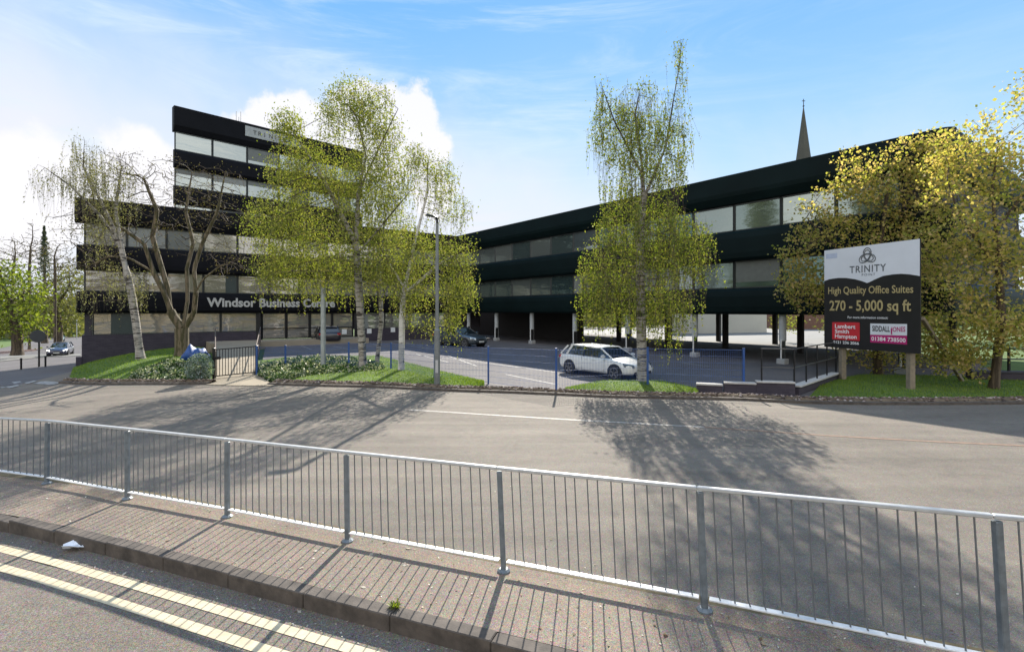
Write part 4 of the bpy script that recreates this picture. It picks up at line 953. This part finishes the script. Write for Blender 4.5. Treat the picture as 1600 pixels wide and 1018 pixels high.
# round sign seen from behind and two bollards at the side road
b = unp(61, 573); zt = CH-(525-HY)/F*b[1]; rs = empty('road_sign', b); tag(rs, 'round road sign seen from its dark back on a pole beside the side road', 'road sign')
m = MB(); m.tube([b-[0, 0, .1], [b[0], b[1], zt+.3]], .06, 8); m.build('pole', M['black'], rs)
m = MB(); m.lathe([b[0], b[1]-.08, zt], [(.46, 0), (.47, .01), (.46, .03)], 24, (.5, -1, 0)); m.build('sign_plate', simple('sign_back', (.03, .035, .04), .5), rs)
for px, yb, lab in ((33, 577, 'slim dark bollard left of the round road sign'), (71, 573, 'slim dark bollard just right of the round road sign')):
    b = unp(px, yb); m = MB(); m.lathe(b-[0, 0, .05], [(.06, 0), (.06, .75), (.075, .76), (.07, .84), (.03, .87)], 10); o = m.build('bollard', M['black']); tag(o, lab, 'bollard', 'bollards at the side road')
# far lamp post by the side road
b = unp(120, 530); m = MB(); m.tube([b, b+[0, 0, 5.5]], .09, 6); o = m.build('lamp_column', M['galv']); tag(o, 'thin pale post beside the left end of the office block, far up the side road', 'post')

# ------------------------------------------------------------------ things seen beyond the building
sp_ = empty('church', (88, 155, 0)); tag(sp_, 'slender stone church spire rising far behind the roof of the wing', 'church spire')
c = np.array([(1255.5-CX)/F*155, 155, 0]); ztop = CH+(HY-162)/F*155
def pyr(z0, r0, z1, r1, n=8, rot=math.pi/8):
    m = MB(); P = []
    for (z, r) in ((z0, r0), (z1, r1)):
        for k in range(n): a = rot+k*2*math.pi/n; P.append(c+[r*math.cos(a), r*math.sin(a), z])
    m.add(P, [(k, (k+1) % n, n+(k+1) % n, n+k) for k in range(n)]+[tuple(range(n-1, -1, -1)), tuple(range(n, 2*n))]); return m
sr = pyr(30, 4.3, ztop-1.2, .12).build('spire', M['stone_spire'], sp_)
m = MB()
for hgt in (38, 47): 
    for k in range(4): a = k*math.pi/2; rr = 3.5*(ztop-hgt)/(ztop-30)*.95; m.box(c+[rr*math.cos(a), rr*math.sin(a), hgt], (.5, .7, 1.6), (math.cos(a), math.sin(a), 0))
m.build('spire_light', M['roofgrey'], sr)
m = MB(); m.tube([c+[0, 0, ztop-1.3], c+[0, 0, ztop+1.4]], .10, 6); m.bar(c+[-.5, 0, ztop+.8], c+[.5, 0, ztop+.8], .15, .15); m.lathe(c+[0, 0, ztop-1.0], [(.1, 0), (.32, .25), (.1, .5)], 8); m.build('finial', M['black'], sp_)
m = MB(); m.box(c+[0, 0, 15], (7.0, 7.0, 30), (1, 0, 0)); m.build('tower', M['stone_spire'], sp_)
o = MB(); a, b = unp(1040, 521.5), unp(1196, 519); o.bar(a+[0, 0, 1.9], b+[0, 0, 1.9], .4, 3.8); w = o.build('rendered_wall', M['cladwhite']); tag(w, 'long pale rendered wall across the sunlit yard beyond the columns', 'wall')
o = MB(); a, b = unp(1205, 513), unp(1330, 513); o.bar(a+[0, 0, 2.], b+[0, 0, 2.], 6, 4.0); w = o.build('outbuilding', M['redbrick']); tag(w, 'low brown brick building far beyond the right end of the wing', 'building')
o = MB(); a, b = unp(92, 522), unp(140, 521); o.bar(a+[0, 0, 1.6], b+[0, 0, 1.6], 6, 4.4); w = o.build('outbuilding', M['darkwall']); tag(w, 'dark low building behind the trees at the far end of the side road', 'building')

# ------------------------------------------------------------------ trees
def ell(px, py, rx, ry, Z, rd=None, n=100):
    """crown lobe read from the photograph: centre and radii in pixels, at distance Z"""
    c = W(px, py, Z); return (c, np.array([rx/F*Z, rd if rd else rx/F*Z*.8, ry/F*Z]), n)
def sample(lobes, shell=.45):
    out = []
    for c, r, n in lobes:
        v = rng.normal(size=(n, 3)); v /= np.linalg.norm(v, axis=1)[:, None]; out.append(c+v*(rng.random(n)**shell)[:, None]*r)
    return np.concatenate(out)
def colonize(paths, att, step=.35, infl=6.0, kill=.6, maxit=70, wob=.25, up=0.0):
    pos = []; par = []
    for pth, parent in paths:
        P = np.asarray(pth, float); n = max(2, int(np.sum(np.linalg.norm(np.diff(P, axis=0), axis=1))/step)+1); P = resample(P, n)
        pr = parent
        if parent == 'near': pr = int(np.argmin(np.linalg.norm(np.array(pos)-P[0], axis=1))) if pos else -1
        if parent is None: pr = -1
        for p in P: pos.append(p); par.append(pr); pr = len(pos)-1
    pos = list(pos); att = np.array(att); D = np.linalg.norm(att[:, None]-np.array(pos)[None], axis=2); near = D.argmin(1); nd = D.min(1)
    for _ in range(maxit):
        if len(att) == 0: break
        act = nd < infl
        if not act.any(): break
        ids, inv = np.unique(near[act], return_inverse=True); PA = np.array(pos)[ids]
        v = att[act]-PA[inv]; v /= np.linalg.norm(v, axis=1)[:, None]+1e-9
        s = np.zeros((len(ids), 3)); np.add.at(s, inv, v); s += rng.normal(size=s.shape)*wob; s[:, 2] += up
        s /= np.linalg.norm(s, axis=1)[:, None]+1e-9; new = PA+s*step; base = len(pos)
        pos += list(new); par += [int(i) for i in ids]
        D = np.linalg.norm(att[:, None]-new[None], axis=2); m = D.min(1); am = D.argmin(1); u = m < nd; near[u] = base+am[u]; nd[u] = m[u]
        k = nd > kill; att, near, nd = att[k], near[k], nd[k]
    return np.array(pos), np.array(par)
def radii(pos, par, r_tip, r_base, ex=2.3):
    n = len(pos); w = np.zeros(n); kids = np.zeros(n, int)
    for i in range(n-1, -1, -1):
        if kids[i] == 0: w[i] = 1
        p = par[i]
        if p >= 0: w[p] += w[i]; kids[p] += 1
    r = r_tip*w**(1/ex); sc = (r_base-r_tip)/(r.max()-r_tip+1e-9); r = r_tip+(r-r_tip)*sc
    return r, kids, w
def branch_mesh(pos, par, r, rmin=.0, big=.05):
    V = []; Fc = []; thin = []; n0 = 0; d = np.zeros_like(pos)
    for i in range(len(pos)):
        d[i] = pos[i]-pos[par[i]] if par[i] >= 0 else (0, 0, 1)
    d /= np.linalg.norm(d, axis=1)[:, None]+1e-9
    for i in range(len(pos)):
        p = par[i]
        if p < 0 or r[i] < rmin: continue
        k = 8 if r[i] > big else (5 if r[i] > .015 else 3); a = np.arange(k)/k*2*np.pi
        ra = min(r[p], r[i]*1.25)
        rings = []
        for (q, dd, rr) in ((pos[p], d[p] if np.dot(d[p], d[i]) > .5 else d[i], ra), (pos[i], d[i], r[i])):
            ref = np.array([.3, 1, .1]); b = np.cross(ref, dd); b /= np.linalg.norm(b)+1e-9; u = np.cross(dd, b)
            rings.append(q+rr*(np.cos(a)[:, None]*b+np.sin(a)[:, None]*u))
        V += rings; Fc += [(n0+j, n0+(j+1) % k, n0+k+(j+1) % k, n0+k+j) for j in range(k)]; thin += [int(r[i] < .032)]*k; n0 += 2*k
    return np.concatenate(V), Fc, thin
def clump(C, s=1.6, keep=.5, soft=.25):
    """thin the leaves into clumps with gaps between them"""
    ph = rng.random((6, 3))*6.28; v = np.zeros(len(C))
    for k in range(6):
        d = rng.normal(size=3); d /= np.linalg.norm(d); v += np.sin(C@d*s*(1+.45*k)*2+ph[k, 0])/(1+.25*k)
    v = v/v.std(); q = np.quantile(v, 1-keep); p = 1/(1+np.exp(-(v-q)/soft)); return C[rng.random(len(C)) < np.clip(p, .06, 1)]
def make_tree(name, label, base, paths, lobes, barkm, leafm, r_base, r_tip=.006, step=.35, kill=.55, infl=8., leaf=.07, per=8, spread=.28, hang=0.0, strands=0, slen=(.3, 1.2), asp=.62, wmax=3, group=None, shell=.45, up=0.0, fill=0, rmin=0.0, lean=0.0, cat='tree', ex=1.75, wob=.25, dens=2.4, cl=None):
    root = empty(name, base); tag(root, label, cat, group)
    pos, par = colonize(paths, sample([(c, r_, int(n*dens)) for c, r_, n in lobes], shell), step*.8, infl, kill*.72, up=up, wob=wob)
    r, kids, w = radii(pos, par, r_tip, r_base, ex)
    # root flare
    z0 = base[2]; fl = np.clip(1-(pos[:, 2]-z0)/.5, 0, 1)*(r > r_base*.6); r = r*(1+.35*fl)
    V, Fc, thin = branch_mesh(pos, par, r, rmin)
    tips = np.where((w <= wmax) & (par >= 0))[0]; C = []
    T = pos[tips]
    if per: C.append(np.repeat(T, per, 0)+rng.normal(size=(len(T)*per, 3))*spread*[1, 1, .85])
    if strands:
        S = np.repeat(T, strands, 0); L = rng.uniform(slen[0], slen[1], len(S)); S = S+rng.normal(size=S.shape)*spread*.7
        dx = rng.normal(size=(len(S), 2))*.10
        m = int(slen[1]/.075)
        tw = [] if len(S) < 200 else np.stack([S+[.003, 0, 0], S-[.003, 0, 0], np.c_[S[:, :2]+dx*np.sqrt(L)[:, None], S[:, 2]-L]-[.002, 0, 0], np.c_[S[:, :2]+dx*np.sqrt(L)[:, None], S[:, 2]-L]+[.002, 0, 0]], 1)
        if len(tw): q = np.array(tw).reshape(-1, 3); Fc = list(Fc)+[(len(V)+4*i, len(V)+4*i+1, len(V)+4*i+2, len(V)+4*i+3) for i in range(len(tw))]; thin = thin+[1]*len(tw); V = np.concatenate([V, q])
        for k in range(m):
            t = k*.075+rng.random(len(S))*.05; ok = t < L
            q = S[ok].copy(); q[:, 2] -= t[ok]; q[:, :2] += dx[ok]*np.sqrt(t[ok])[:, None]; C.append(q+rng.normal(size=q.shape)*.022)
    to = link_mesh('trunk', V, Fc, barkm, root, smooth=True); to.data.materials.append(M['twig']); to.data.polygons.foreach_set('material_index', np.array(thin, np.int32))
    if fill:
        C.append(sample([(c, rr*.95, int(fill*n)) for c, rr, n in lobes], .5))
    C = np.concatenate(C) if C else np.zeros((0, 3))
    if len(C):
        if cl: C = clump(C, *cl)
        sz = leaf*rng.uniform(.5, 1.35, len(C)); quads_mesh('crown', rand_quads(C, sz, asp, hang), leafm, root)
    print(name, len(pos), 'nodes', len(C), 'leaves')
    return root

# right weeping birch
b = unp(1004, 600); Z = b[1]
make_tree('birch_tree', 'tall weeping birch with a narrow drooping crown standing right of the white hatchback', b,
    [([b-[0, 0, .1], W(1001, 480, Z), W(1000, 380, Z), W(1006, 310, Z), W(1002, 250, Z), W(992, 180, Z), W(1000, 140, Z)], None),
     ([W(1006, 310, Z), W(1040, 230, Z), W(1060, 110, Z+.3), W(1066, 62, Z+.3)], 'near'), ([W(1002, 270, Z), W(960, 190, Z-.3), W(938, 128, Z-.3)], 'near')],
    [ell(1000, 185, 58, 60, Z, 1.1, 190), ell(942, 190, 22, 75, Z, .6, 60), ell(1058, 190, 22, 50, Z, .6, 50), ell(1062, 95, 6, 40, Z+.3, .2, 18), ell(1005, 270, 72, 70, Z, 1.6, 180), ell(1010, 360, 92, 60, Z, 2.1, 280), ell(1060, 380, 60, 50, Z, 1.6, 120), ell(950, 400, 48, 50, Z, 1.6, 130), ell(1000, 430, 98, 42, Z, 2.0, 230), ell(935, 455, 36, 40, Z, 1.2, 90), ell(1010, 470, 75, 26, Z, 1.5, 100), ell(1055, 500, 16, 34, Z, .6, 14)],
    M['birch'], M['leaf_birch'], .17, step=.28, kill=.42, leaf=.078, per=6, spread=.18, strands=3, slen=(.35, 1.35), hang=.8, wmax=2, fill=5, cl=(1.3, .75, .35))
# birch cluster in the middle: three stems
b1 = unp(568, 580); Z1 = b1[1]
make_tree('birch_tree', 'tallest birch of the central cluster, thick trunk, crown rising above the tower roof', b1,
    [([b1-[0, 0, .1], W(562, 470, Z1), W(556, 380, Z1), W(560, 300, Z1), W(572, 245, Z1), W(560, 190, Z1)], None), ([W(560, 300, Z1), W(600, 215, Z1), W(622, 170, Z1)], 'near'), ([W(556, 380, Z1), W(500, 270, Z1-.5), W(455, 200, Z1-.5)], 'near'), ([W(556, 400, Z1), W(640, 300, Z1+.4)], 'near')],
    [ell(560, 165, 62, 45, Z1, 1.4, 150), ell(590, 210, 46, 40, Z1, 1.4, 90), ell(520, 190, 26, 50, Z1, 1.2, 40), ell(450, 200, 26, 32, Z1-.5, 1., 70), ell(470, 270, 55, 55, Z1-.3, 1.6, 200), ell(560, 290, 75, 55, Z1, 2.0, 230), ell(450, 350, 70, 60, Z1-.3, 2.0, 240), ell(600, 280, 50, 50, Z1, 1.6, 110), ell(540, 390, 100, 60, Z1, 2.2, 220), ell(430, 410, 40, 45, Z1-.3, 1.4, 70)],
    M['birch'], M['leaf_birch2'], .165, step=.32, kill=.48, leaf=.085, per=12, spread=.26, strands=2, slen=(.2, .9), hang=.4, wmax=2, fill=22, cl=(1.0, .84, .4))
b2 = unp(588, 572); Z2 = b2[1]
make_tree('birch_tree', 'slim birch stem of the central cluster between the thick trunk and the white trunk', b2,
    [([b2-[0, 0, .1], W(596, 500, Z2), W(592, 420, Z2), W(600, 350, Z2)], None), ([W(592, 420, Z2), W(520, 400, Z2), W(460, 420, Z2-.5)], 'near')],
    [ell(600, 340, 45, 60, Z2, 1.6, 90), ell(500, 440, 75, 38, Z2-.3, 1.6, 120), ell(430, 440, 35, 32, Z2-.6, 1.2, 45), ell(480, 400, 70, 35, Z2, 1.5, 80)],
    M['birch'], M['leaf_birch2'], .10, step=.3, kill=.5, leaf=.08, per=12, spread=.25, strands=2, slen=(.2, .8), hang=.4, wmax=2, fill=17, cl=(1.0, .82, .4))
b3 = unp(627, 584); Z3 = b3[1]
make_tree('birch_tree', 'white trunked birch just left of the street lamp, leaves hanging low on its right', b3,
    [([b3-[0, 0, .1], W(628, 500, Z3), W(630, 460, Z3), W(648, 380, Z3), W(668, 300, Z3), W(668, 255, Z3)], None), ([W(630, 460, Z3), W(690, 410, Z3), W(725, 390, Z3-.3)], 'near'), ([W(632, 450, Z3), W(590, 380, Z3)], 'near')],
    [ell(680, 280, 36, 44, Z3, 1.1, 60), ell(700, 330, 36, 40, Z3, 1.2, 45), ell(650, 260, 26, 40, Z3, 1.0, 50), ell(640, 400, 55, 55, Z3, 1.6, 150), ell(712, 395, 38, 34, Z3-.2, 1.1, 130), ell(715, 450, 34, 38, Z3-.2, 1.1, 120), ell(705, 500, 18, 26, Z3-.2, .7, 40), ell(650, 460, 40, 24, Z3, 1.1, 50), ell(600, 420, 40, 40, Z3, 1.3, 60)],
    M['birchw'], M['leaf_birch2'], .125, step=.28, kill=.42, leaf=.08, per=8, spread=.22, strands=2, slen=(.3, .9), hang=.4, wmax=2, fill=17, cl=(1.0, .82, .4))
# left leaning birch with pale drooping tips
b4 = unp(221, 561, .25); Z4 = b4[1]
make_tree('birch_tree', 'leaning white birch with pale drooping tips in front of the left end of the offices', b4,
    [([b4-[0, 0, .3], W(212, 500, Z4), W(204, 450, Z4), W(192, 400, Z4), W(175, 350, Z4), W(150, 300, Z4), W(130, 260, Z4)], None), ([W(190, 390, Z4), W(160, 340, Z4), W(110, 290, Z4-.6), W(70, 262, Z4-.8)], 'near'), ([W(198, 420, Z4), W(180, 330, Z4), W(190, 260, Z4)], 'near')],
    [ell(165, 280, 50, 50, Z4, 1.6, 90), ell(130, 240, 20, 34, Z4, 1.0, 50), ell(100, 280, 45, 26, Z4-.6, 1.2, 70), ell(190, 290, 30, 36, Z4, 1.0, 50), ell(70, 268, 14, 10, Z4-.8, .5, 10), ell(150, 330, 40, 34, Z4, 1.3, 40), ell(140, 440, 30, 50, Z4, 1., 30), ell(190, 440, 50, 30, Z4, 1.2, 40)],
    M['birch'], M['leaf_pale'], .17, step=.4, kill=.55, leaf=.095, per=6, spread=.22, strands=4, slen=(.4, 1.6), hang=1.2, asp=.4, wmax=1, ex=1.5, dens=2.6, cl=(.8, .7, .3))
# big bare mossy tree
b5 = unp(285, 562, .1); Z5 = b5[1]
PT = [([b5-[0, 0, .3], W(284, 530, Z5), W(284, 512, Z5)], None),
      ([W(284, 512, Z5), W(268, 490, Z5), W(258, 460, Z5-.2), W(240, 425, Z5-.4), W(225, 380, Z5-.6), W(150, 330, Z5-.8)], 'near'),
      ([W(266, 490, Z5), W(262, 450, Z5), W(250, 410, Z5), W(238, 370, Z5), W(246, 330, Z5), W(225, 280, Z5)], 'near'),
      ([W(286, 512, Z5), W(293, 470, Z5+.3), W(292, 420, Z5+.3), W(302, 380, Z5+.5), W(290, 330, Z5+.5), W(300, 270, Z5+.5)], 'near'),
      ([W(288, 514, Z5), W(303, 490, Z5), W(306, 455, Z5-.2), W(318, 435, Z5-.4), W(345, 415, Z5-.6), W(382, 402, Z5-.8)], 'near'),
      ([W(306, 455, Z5-.2), W(303, 420, Z5), W(316, 380, Z5), W(340, 330, Z5), W(352, 270, Z5)], 'near'),
      ([W(240, 425, Z5-.4), W(200, 402, Z5-1.), W(165, 400, Z5-1.3), W(140, 420, Z5-1.5)], 'near')]
make_tree('bare_tree', 'large almost leafless tree with mossy forked limbs standing left of the entrance ramp', b5, PT,
    [ell(200, 290, 80, 60, Z5, 2.2, 130), ell(285, 300, 60, 60, Z5, 2.2, 120), ell(350, 310, 35, 55, Z5, 1.8, 70), ell(150, 380, 45, 50, Z5-1, 1.8, 70), ell(240, 360, 80, 40, Z5, 2.0, 80), ell(360, 400, 35, 40, Z5-.5, 1.6, 40), ell(100, 350, 30, 25, Z5-.8, 1, 18)],
    M['barkmoss'], M['leaf_bud'], .32, r_tip=.012, step=.42, kill=.6, leaf=.075, per=5, spread=.18, asp=.5, wmax=2, wob=.45, ex=1.28, dens=6)
# golden maples behind the sign
b6 = unp(1372, 591); b6 = np.array([14.5, 20.25, 0.]); Z6 = 20.2
make_tree('maple_tree', 'golden green maple with dense foliage directly behind the sign board', b6,
    [([b6-[0, 0, .1], W(1368, 520, Z6), W(1372, 440, Z6), W(1380, 350, Z6), W(1390, 270, Z6)], None), ([W(1370, 460, Z6), W(1300, 380, Z6+.3), W(1260, 340, Z6+.3)], 'near'), ([W(1372, 440, Z6), W(1440, 350, Z6+.3), W(1470, 280, Z6+.3)], 'near'), ([W(1368, 500, Z6), W(1260, 460, Z6+.5)], 'near')],
    [ell(1370, 300, 75, 60, Z6, 1.0, 230), ell(1290, 340, 45, 50, Z6+.6, 1.2, 150), ell(1265, 440, 46, 50, Z6+.9, 1.2, 150), ell(1250, 400, 30, 36, Z6+.9, 1.0, 60), ell(1400, 420, 110, 85, Z6, 1.0, 330), ell(1335, 250, 30, 22, Z6, .6, 25), ell(1450, 270, 40, 50, Z6-.4, .9, 120), ell(1395, 540, 95, 42, Z6, .8, 160), ell(1462, 330, 46, 60, Z6-.5, .8, 130), ell(1480, 560, 36, 26, Z6-1.2, .5, 60), ell(1330, 290, 40, 36, Z6+.3, .8, 90), ell(1410, 245, 40, 26, Z6-.3, .7, 70), ell(1455, 235, 36, 30, Z6-.6, .8, 90)],
    M['barkbrown'], M['leaf_maple'], .16, step=.3, kill=.42, leaf=.115, per=17, spread=.22, asp=.8, wmax=2, hang=.2, fill=5, cl=(1.2, .65, .28), group='golden maples at the right')
b7 = unp(1562, 600); b7 = np.array([15.6, 16.6, 0.]); Z7 = 16.4
make_tree('maple_tree', 'golden green maple at the right edge, tallest crown right of the sign board', b7,
    [([b7-[0, 0, .1], W(1565, 500, Z7), W(1560, 400, Z7), W(1550, 300, Z7), W(1560, 220, Z7)], None), ([W(1560, 420, Z7), W(1500, 340, Z7), W(1480, 280, Z7)], 'near'), ([W(1556, 360, Z7), W(1640, 250, Z7), W(1600, 120, Z7)], 'near')],
    [ell(1535, 230, 60, 50, Z7, 1.6, 150), ell(1600, 270, 60, 60, Z7, 1.6, 80), ell(1500, 330, 55, 70, Z7, 1.6, 190), ell(1560, 380, 90, 80, Z7, 1.9, 230), ell(1510, 470, 75, 55, Z7, 1.5, 210), ell(1660, 350, 70, 90, Z7, 2.0, 90), ell(1590, 490, 60, 40, Z7, 1.5, 90), ell(1470, 530, 40, 40, Z7+.8, .9, 90), ell(1594, 150, 12, 40, Z7, .5, 12), ell(1450, 400, 40, 80, Z7+1, 1.2, 90), ell(1500, 560, 50, 28, Z7+.4, .8, 90), ell(1560, 520, 70, 40, Z7-.3, .8, 130), ell(1490, 250, 40, 45, Z7+.4, 1.0, 110)],
    M['barkbrown'], M['leaf_maple'], .13, step=.3, kill=.42, leaf=.11, per=15, spread=.22, asp=.8, wmax=2, hang=.2, fill=5, cl=(1.2, .65, .28), group='golden maples at the right')
# trees up the side road, far left
def far_tree(lab, px, py, Z, lobes, leafm, barkm=None, **k):
    b = W(px, py, Z); b[2] = min(b[2], float(g(b[0], b[1]))+.3); t = [l for l in lobes]
    cx, cy = t[0][0], t[0][1]
    return make_tree(k.pop('name', 'tree'), lab, b, [([b, W(px, (py*2+cy)/3, Z), W((px+cx)/2, (py+2*cy)/3, Z), W(cx, cy, Z)], None)], [ell(*l) for l in t], barkm or M['barkbrown'], leafm, **k)
far_tree('bright green tree at the left edge beside the side road', 27, 545, 55, [(15, 470, 48, 55, 55, 3.0, 220), (-20, 460, 50, 60, 55, 3, 60), (40, 500, 26, 30, 55, 2, 60), (10, 430, 30, 22, 55, 2, 50)], M['leaf_green'], r_base=.5, step=.8, kill=1.0, infl=14, leaf=.34, per=16, spread=.65, asp=.7, wmax=3, r_tip=.02)
far_tree('olive green bushy tree between the bright green tree and the office block', 92, 520, 80, [(88, 480, 36, 34, 80, 4, 130), (108, 455, 24, 40, 80, 3, 80), (70, 500, 20, 24, 80, 3, 40)], M['leaf_far'], r_base=.5, step=1., kill=1.3, infl=18, leaf=.42, per=14, spread=.85, asp=.7, r_tip=.02, group='trees beyond the side road')
far_tree('brownish tree with thin foliage behind the olive bushy tree', 70, 520, 100, [(70, 450, 45, 28, 100, 5, 110), (20, 470, 60, 40, 100, 6, 100), (105, 430, 24, 22, 100, 3, 50)], leaf_mat('thin_brown_leaves', [(.11, .09, .04), (.16, .14, .07), (.12, .10, .06)], .3), r_base=.5, step=1.2, kill=1.5, infl=22, leaf=.4, per=12, spread=1.0, asp=.6, r_tip=.03, group='trees beyond the side road')
far_tree('bare dark tree at the far left rising behind the bright green tree', 20, 450, 75, [(24, 395, 34, 26, 75, 3, 90), (-10, 400, 30, 30, 75, 3, 30)], M['leaf_bud'], r_base=.17, step=.7, kill=.9, infl=14, leaf=.16, per=5, spread=.5, asp=.5, r_tip=.028, group='trees beyond the side road', name='bare_tree')
far_tree('bare forked tree with a clear fork of two limbs against the pale sky', 46, 436, 72, [(48, 385, 20, 40, 72, 2, 60), (60, 400, 16, 24, 72, 2, 30), (52, 355, 8, 14, 72, 1, 12)], M['leaf_bud'], r_base=.17, step=.7, kill=.9, infl=14, leaf=.15, per=3, spread=.4, asp=.5, r_tip=.03, group='trees beyond the side road', name='bare_tree')
far_tree('thin bare tree with hanging dark twigs close to the left end of the offices', 86, 440, 70, [(85, 400, 22, 34, 70, 2, 60), (108, 410, 14, 30, 70, 2, 40)], M['leaf_bud'], r_base=.17, step=.6, kill=.9, infl=14, leaf=.2, per=4, spread=.4, asp=.5, r_tip=.025, group='trees beyond the side road', name='bare_tree')
b = W(70, 430, 95); con = empty('conifer_tree', b); tag(con, 'narrow dark pointed conifer rising above the bare trees at the left', 'tree')
m = MB(); m.tube([b-[0, 0, 4], W(69, 352, 95)], [.3, .04], 6); m.build('trunk', M['barkbrown'], con)
zz = rng.random(2200)**.8; a = rng.random(2200)*6.28; rr = (1-(1-zz))*0+(1-zz*.96)*1.9*rng.random(2200)**.5*(.7+.3*np.sin(zz*60)); top = W(69, 353, 95)
C = np.stack([b[0]+(top[0]-b[0])*zz+rr*np.cos(a), b[1]+rr*np.sin(a), b[2]+(top[2]-b[2])*zz], 1); quads_mesh('crown', rand_quads(C, .38, .4, .6), M['conifer'], con)
# trees and hedge beyond the undercroft
far_tree('small leafy tree standing in the sunlit yard beyond the right columns', 1225, 522, 42, [(1225, 500, 22, 14, 42, 1., 60), (1240, 508, 16, 12, 42, 1, 30)], M['leaf_birch2'], r_base=.1, step=.35, kill=.5, infl=8, leaf=.14, per=10, spread=.25)
far_tree('leafy tree far beyond the columns behind the white notice board', 885, 515, 75, [(885, 495, 40, 22, 75, 3., 90), (930, 498, 30, 20, 75, 3, 60), (850, 500, 20, 18, 75, 2, 30)], M['leaf_far'], r_base=.3, step=.9, kill=1.2, infl=18, leaf=.4, per=16, spread=.7)
far_tree('leafy tree far beyond the columns behind the weeping birch trunk', 1000, 515, 80, [(1000, 496, 40, 22, 80, 3., 90), (1040, 498, 30, 18, 80, 3, 60), (960, 500, 20, 18, 80, 2, 30)], M['leaf_far'], r_base=.3, step=.9, kill=1.2, infl=18, leaf=.4, per=16, spread=.7)
far_tree('dark green tree behind the right end of the wing, beyond the maples', 1480, 540, 45, [(1480, 470, 90, 60, 45, 4., 200), (1600, 460, 90, 70, 45, 4, 150), (1340, 505, 60, 22, 45, 3, 60)], M['leaf_far'], r_base=.35, step=.7, kill=1.0, infl=16, leaf=.3, per=14, spread=.55)

# ------------------------------------------------------------------ ivy bed, shrubs
def mound(name, poly, n, h, leafm, size, label, cat, kind=None, jit=.08):
    """low leafy mass over a plan patch between two edges"""
    A = resample(np.array([p[:2] for p in poly[0]]), 40); B = resample(np.array([p[:2] for p in poly[1]]), 40)
    i = rng.random(n)*38.9; i0 = i.astype(int); f = (i-i0)[:, None]; t = rng.random(n)[:, None]
    P = (A[i0]*(1-f)+A[i0+1]*f)*(1-t)+(B[i0]*(1-f)+B[i0+1]*f)*t
    u = i/39; hh = h*(np.sin(np.clip(t[:, 0]*1.15, 0, 1)*np.pi)**.5)*(np.sin(np.clip(u, .02, .98)*np.pi)**.3)*(.65+.35*np.sin(P[:, 0]*3.1+1)*np.sin(P[:, 1]*2.7)+.15*np.sin(P[:, 0]*9)*np.sin(P[:, 1]*11))
    z = g(P[:, 0], P[:, 1])+.06+hh*rng.random(n)**.35
    C = np.c_[P, z]+rng.normal(size=(n, 3))*jit*.5
    o = quads_mesh(name, rand_quads(C, size*rng.uniform(.6, 1.3, n), .75, -.2), leafm); tag(o, label, cat, kind=kind); return o
mound('ivy_bed', ([unp(*p) for p in [(405, 588), (432, 598), (455, 594), (500, 588), (600, 585)]], [unp(*p) for p in [(404, 572), (446, 566), (500, 560), (560, 562), (600, 572)]]), 26000, .42, M['leaf_ivy'], .10, 'variegated green and white ivy spreading round the steel pole and the birch stems', 'ivy', 'stuff')
mound('ivy_bed', ([unp(*p) for p in [(205, 593), (240, 597), (290, 598), (326, 596)]], [unp(*p) for p in [(215, 583), (250, 572), (290, 565), (328, 572)]]), 16000, .40, M['leaf_ivy'], .10, 'pale and green ground cover at the foot of the bare mossy tree', 'ivy', 'stuff')
b = W(312, 575, 21.0); b[2] = float(g(b[0], b[1])); n = 5200; v = rng.normal(size=(n, 3)); v /= np.linalg.norm(v, axis=1)[:, None]; C = b+[0, 0, .55]+v*(rng.random(n)**.4)[:, None]*[.55, .5, .62]
sh = empty('shrub', b); tag(sh, 'silvery leaved shrub with pale flowers below the bright blue cover', 'shrub'); C = clump(C, 3.2, .6, .2); quads_mesh('foliage', rand_quads(C, .075, .6, -.3), M['leaf_silver'], sh)
m = MB()
for k in range(7): a = k*.9; m.tube([b, b+[.25*math.cos(a), .25*math.sin(a), .7]], [.018, .006], 5)
m.build('stem', M['barkbrown'], sh)
def woods(label, px0, px1, Z, ytop, n, size, leafm, ybot=None):
    px = rng.uniform(px0, px1, n); q = rng.random(n); Zs = Z*(1+.18*rng.random(n)); X = (px-CX)/F*Zs; gz = g(X, Zs)
    top = (CH+(HY-ytop)/F*Z)*(.80+.16*np.sin(X*.35)+.10*np.sin(X*.9+1)+.05*np.sin(X*2.3)); z = gz+(top-gz)*q**.8
    C = np.stack([X, Zs, z], 1); o = quads_mesh('far_woods', rand_quads(C, size*rng.uniform(.6, 1.3, n), .7), leafm); tag(o, label, 'woods', kind='stuff')
woods('far line of trees beyond the yard and behind the maples', 985, 1900, 92, 455, 26000, .8, M['leaf_far'])
woods('far line of trees beyond the side road', -300, 135, 150, 462, 16000, 1.2, M['leaf_far'])
woods('trees beyond the dark part of the undercroft', 735, 990, 88, 478, 9000, .7, M['leaf_far'])
# wooded rise across the road behind the viewpoint (seen only in the glazing)
xx = np.linspace(-90, 90, 90); V = []; 
for j, (yy, hh) in enumerate([(-20, 0), (-22, 4.5), (-25, 7.5), (-32, 9), (-44, 9)]):
    for x in xx: V.append([x, yy+1.5*math.sin(x*.7+j), hh*(.75+.25*math.sin(x*.31)+.16*math.sin(x*1.3+j)+.1*math.sin(x*2.9))-.2])
n = len(xx); o = link_mesh('far_woods', V, [(j*n+i, (j+1)*n+i, (j+1)*n+i+1, j*n+i+1) for j in range(4) for i in range(n-1)], simple('woodland_mass', (.17, .14, .085), .95, var=.6, scale=.35), smooth=True)
tag(o, 'mass of trees across the road reflected in the windows', 'woods', kind='stuff')
